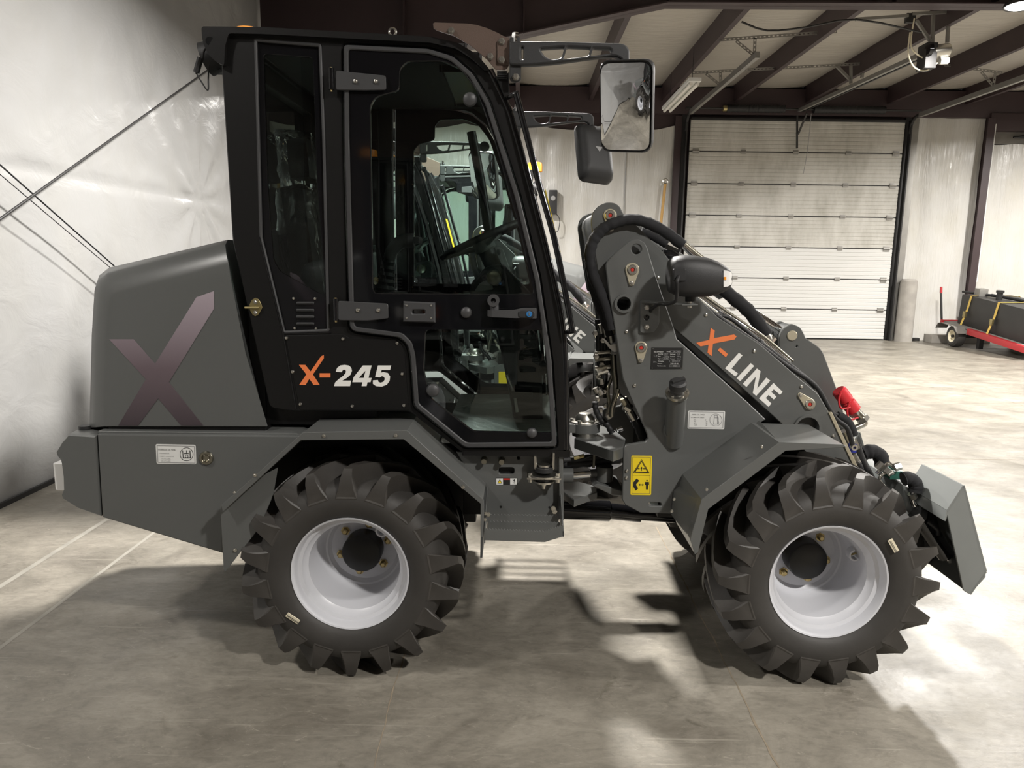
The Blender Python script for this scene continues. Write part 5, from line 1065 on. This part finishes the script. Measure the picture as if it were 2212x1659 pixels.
plate_w('bracket_hook', [[(A_[0] - .22, A_[1] - .05), (A_[0] + .03, A_[1] - .04), (D_[0] - .03, D_[1] + .02), (D_[0] - .30, D_[1] + .20)]], .36, .02, 'black_paint', qa, .003)
plate_w('bracket_hook', [[(A_[0] - .22, A_[1] - .05), (A_[0] + .03, A_[1] - .04), (D_[0] - .03, D_[1] + .02), (D_[0] - .30, D_[1] + .20)]], .94, .02, 'black_paint', qa, .003)
lc = cyl('lock_cylinder', P(1985, 1115, .30), P(2045, 1200, .30), .034, 'black_gloss', LO, n=20, bev=.004); cyl('lock_rod', P(2040, 1192, .30), P(2062, 1222, .30), .015, 'chrome', lc, n=12)
ht('lock_hose', [(2003, 1125), (2024, 1142), (2025, 1155)], .27, .010, 'hose_rubber', lc); lathe('cylinder_cap', [(0, 0), (.04, 0), (.04, .03), (0, .03)], P(1972, 1110, .30), cdv, 'dark_grey_paint', lc, 20)
ft = ht('sleeved_hose', [(1864, 980), (1884, 975), (1900, 984), (1906, 1002)], .52, .030, 'fabric_sleeve', LO, wob=.05)
ht('sleeved_hose', [(1950, 1035), (1965, 1033), (1978, 1046), (1976, 1062)], .30, .026, 'fabric_sleeve', ft, wob=.05); ht('steel_elbow', [(1973, 1060), (1970, 1075), (1974, 1090), (1990, 1106), (1998, 1112)], .30, .010, 'chrome', ft)
ht('steel_elbow', [(1894, 1024), (1908, 1010), (1920, 1003), (1930, 1012)], .42, .010, 'chrome', ft); ht('steel_elbow', [(1912, 1052), (1900, 1038), (1903, 1028), (1915, 1020)], .38, .006, 'zinc', ft)
for a, b, r_ in (((1968, 1066), (1974, 1076), .016), ((1984, 1098), (1996, 1110), .016), ((1894, 1012), (1906, 1000), .014), ((1912, 1020), (1920, 1012), .016), ((1932, 1010), (1945, 1006), .016), ((1918, 1024), (1928, 1018), .012)): cyl('hose_fitting', P(*a, .38 if a[0] < 1950 else .30), P(*b, .38 if a[0] < 1950 else .30), r_, 'zinc', ft, n=6)
box('coupling_block', P(1922, 1036, .40), P(1952, 1018, .40) + Vector((0, .06, 0)), 'green_block', LO, .004)
ht('black_hose', [(1850, 960), (1860, 990), (1880, 1030), (1895, 1060)], .42, .016, 'hose_rubber', LO); ht('black_hose', [(1852, 1000), (1858, 1010), (1862, 1030)], .38, .012, 'hose_rubber', LO)
bv = box('check_valve', P(1833, 978, .37), P(1852, 960, .37) + Vector((0, .05, 0)), 'blue_valve', LO, .003); cyl('valve_stem', P(1826, 930, .40), P(1836, 958, .40), .022, 'zinc', bv, n=14); cyl('valve_stem', P(1845, 952, .40), P(1852, 968, .37), .012, 'zinc', bv, n=6); cyl('valve_stem', P(1842, 980, .40), P(1854, 1002, .40), .013, 'zinc', bv, n=10); lathe('valve_eye', [(.006, -.01), (.012, -.01), (.012, .01), (.006, .01)], P(1844, 966, .355), (0, 1, 0), 'zinc', bv, 14, closed=True)
ht('sleeved_hose', [(1808, 898), (1824, 905), (1836, 920), (1844, 940)], .40, .018, 'fabric_sleeve', bv, wob=.05)
for (a, b, c_) in (((1811, 842), (1829, 866), (1848, 895)), ((1829, 866), (1846, 888), (1866, 908))):
    cp = cyl('coupler_body', P(*b, .48), P(*c_, .48), .020, 'tube_steel', LO, n=16); cyl('coupler_cap', P(*a, .48), P(*b, .48), .029, 'red_cap', cp, n=20, bev=.005)
    ht('cap_strap', [(a[0] + 6, a[1] + 4), (a[0] + 1, a[1] + 22), (a[0] + 6, a[1] + 40), (b[0] + 8, b[1] + 14)], .452, .004, 'red_cap', cp); cyl('coupler_nut', P(c_[0] - 6, c_[1] - 8, .48), P(*c_, .48), .025, 'zinc', cp, n=6)
ht('coupler_pipe', [(1866, 908), (1868, 915), (1858, 920), (1845, 926)], .48, .012, 'zinc', LO)

# ------------------------------------------------------------------ labels and the loaders parked behind
tag(LO, 'grey compact wheel loader with black cab, side on in the foreground', 'loader', 'compact wheel loaders')
SKIP = ('bolt', 'plate_text', 'label_text', 'warning_print', 'strip_field', 'plate_field', 'label_icon', 'barcode_print', 'barcode_tag', 'id_plate', 'label_border', 'label_ring', 'flange_bolt', 'wheel_nut', 'valve_nut')
l2 = copy_tree(LO, None, SKIP); l2.location = (-.57, YC + 2.05, 0); tag(l2, 'second grey wheel loader parked directly behind the foreground loader, same heading', 'loader')
l3 = copy_tree(LO, None, SKIP); l3.location = (-.95, YC + 3.75, 0); l3.rotation_euler = (0, 0, math.pi); tag(l3, 'third grey wheel loader facing left behind the first two', 'loader')
l4 = copy_tree(LO, None, SKIP); l4.location = (-.18, YC - 4.10, 0); tag(l4, 'grey wheel loader standing behind the camera, seen only in the mirror and door glass', 'loader')

# ------------------------------------------------------------------ trailer with the black tank
TR = empty('utility_trailer', (8.8, 11.2, 0)); tag(TR, 'small red trailer with grey deck parked against the far wall', 'trailer')
sl_ = math.atan2(.46 - .28, 11.53 - 9.64)          # nose-down slope of the deck
TM = Matrix.Translation((8.37, 11.53, .43)) @ Matrix.Rotation(sl_, 4, 'X')      # local: x right, y towards wall, z up
def tb(name, a, b, m, parent=TR, bev=.006): o = box(name, a, b, m, None, bev); o.data.transform(TM); attach(o, parent) if parent else None; return o
tb('trailer_deck', (-.10, -2.2, -.03), (1.15, .22, .0), 'deck_grey'); tb('side_rail', (-.14, -2.2, -.10), (-.06, -.62, .005), 'trailer_red'); tb('side_rail', (1.10, -2.2, -.10), (1.18, .22, .005), 'trailer_red'); tb('tail_rail', (-.14, .20, -.08), (1.18, .26, .02), 'trailer_red')
for x_ in (-.13, 1.17):
    o = loft('wheel_fender', [[(x_ - .16, y, z), (x_ + .06, y, z), (x_ + .06, y, z + .012), (x_ - .16, y, z + .012)] for y, z in ((.12, -.12), (.06, -.02), (-.05, .005), (-.45, .0), (-.58, -.10))], 'deck_grey', None); o.data.transform(TM); attach(o, TR)
def small_wheel(c):
    w = lathe('trailer_wheel', [(.10, -.06), (.115, -.085), (.16, -.09), (.195, -.07), (.205, -.03), (.205, .03), (.195, .07), (.16, .09), (.115, .085), (.10, .06)], c, (1, 0, 0), 'rubber', TR, 36)
    lathe('wheel_disc', [(.11, -.07), (.115, -.085), (.10, -.075), (.085, -.03), (.04, -.02), (.04, -.035), (0, -.035)], c, (1, 0, 0), 'cream', w, 30); lathe('wheel_hub', [(.03, -.05), (.028, -.08), (0, -.085)], c, (1, 0, 0), 'dark_steel', w, 16)
small_wheel((8.24, 11.24, .205)); small_wheel((9.42, 11.24, .205)); cyl('axle', (8.3, 11.24, .205), (9.4, 11.24, .205), .03, 'dark_steel', TR, n=12)
beam('tongue', (8.9, 11.2, .30), (8.9, 8.6, .16), .06, .06, 'dark_steel', TR); box('jack_post', (8.38, 10.75, .02), (8.46, 10.83, .32), 'dark_steel', TR, .004)
beam('marker_post', (8.26, 11.78, .40), (8.22, 11.85, .98), .03, .03, 'dark_steel', TR, (0, 1, 0)); beam('marker_post', (8.22, 11.85, .98), (8.215, 11.86, 1.10), .035, .035, 'trailer_red', TR, (0, 1, 0))
TK = tb('storage_tank', (.02, -1.95, .0), (.92, -.03, .56), 'tank_black', None, .02); tag(TK, 'scuffed black box tank lying on the trailer deck', 'tank')
def tpt(x, y, z): return TM @ Vector((x, y, z))
tp1 = cyl('filler_pipe', tpt(.25, -.75, .55), tpt(.25, -.75, .70), .05, 'dark_steel', TK, n=16); cyl('filler_lid', tpt(.25, -.75, .69), tpt(.25, -.75, .73), .065, 'dark_steel', TK, n=18)
o = box('fuel_meter', (.12, -.38, .56), (.28, -.22, .70), 'galv', None, .01); o.data.transform(TM); attach(o, TK)
tube('fuel_nozzle', [tpt(.05, .02, .60), tpt(.15, -.2, .60), tpt(.3, -.45, .60)], .022, 'dark_steel', TK, 4, 10); tube('fuel_hose', [tpt(.3, -.45, .60), tpt(.4, -.8, .60), tpt(.5, -1.15, .59), tpt(.6, -1.4, .58)], .028, 'hose_rubber', TK, 5, 10, .06)
for y_, lab in ((-.33, 'yellow ratchet strap over the wall end of the black tank'), (-1.13, 'yellow ratchet strap over the middle of the black tank')):
    S_ = empty('ratchet_strap', tpt(.0, y_, 0)); tag(S_, lab, 'strap', 'ratchet straps on the tank')
    pth = [(-.07, y_ + .04, .0), (-.002, y_ + .03, .30), (.012, y_, .567), (.5, y_ + .03, .572), (.93, y_ + .05, .567), (.95, y_ + .05, .0)]
    for a, b in zip(pth, pth[1:]): beam('strap_web', tpt(*a), tpt(*b), .05, .005, 'strap_yellow', S_, (1, 0, .01) if abs(a[2] - b[2]) > .1 else (0, 0, 1))
    o = box('ratchet', (-.05, y_ - .005, .16), (-.015, y_ + .07, .27), 'brass', None, .006); o.data.transform(TM); attach(o, S_)
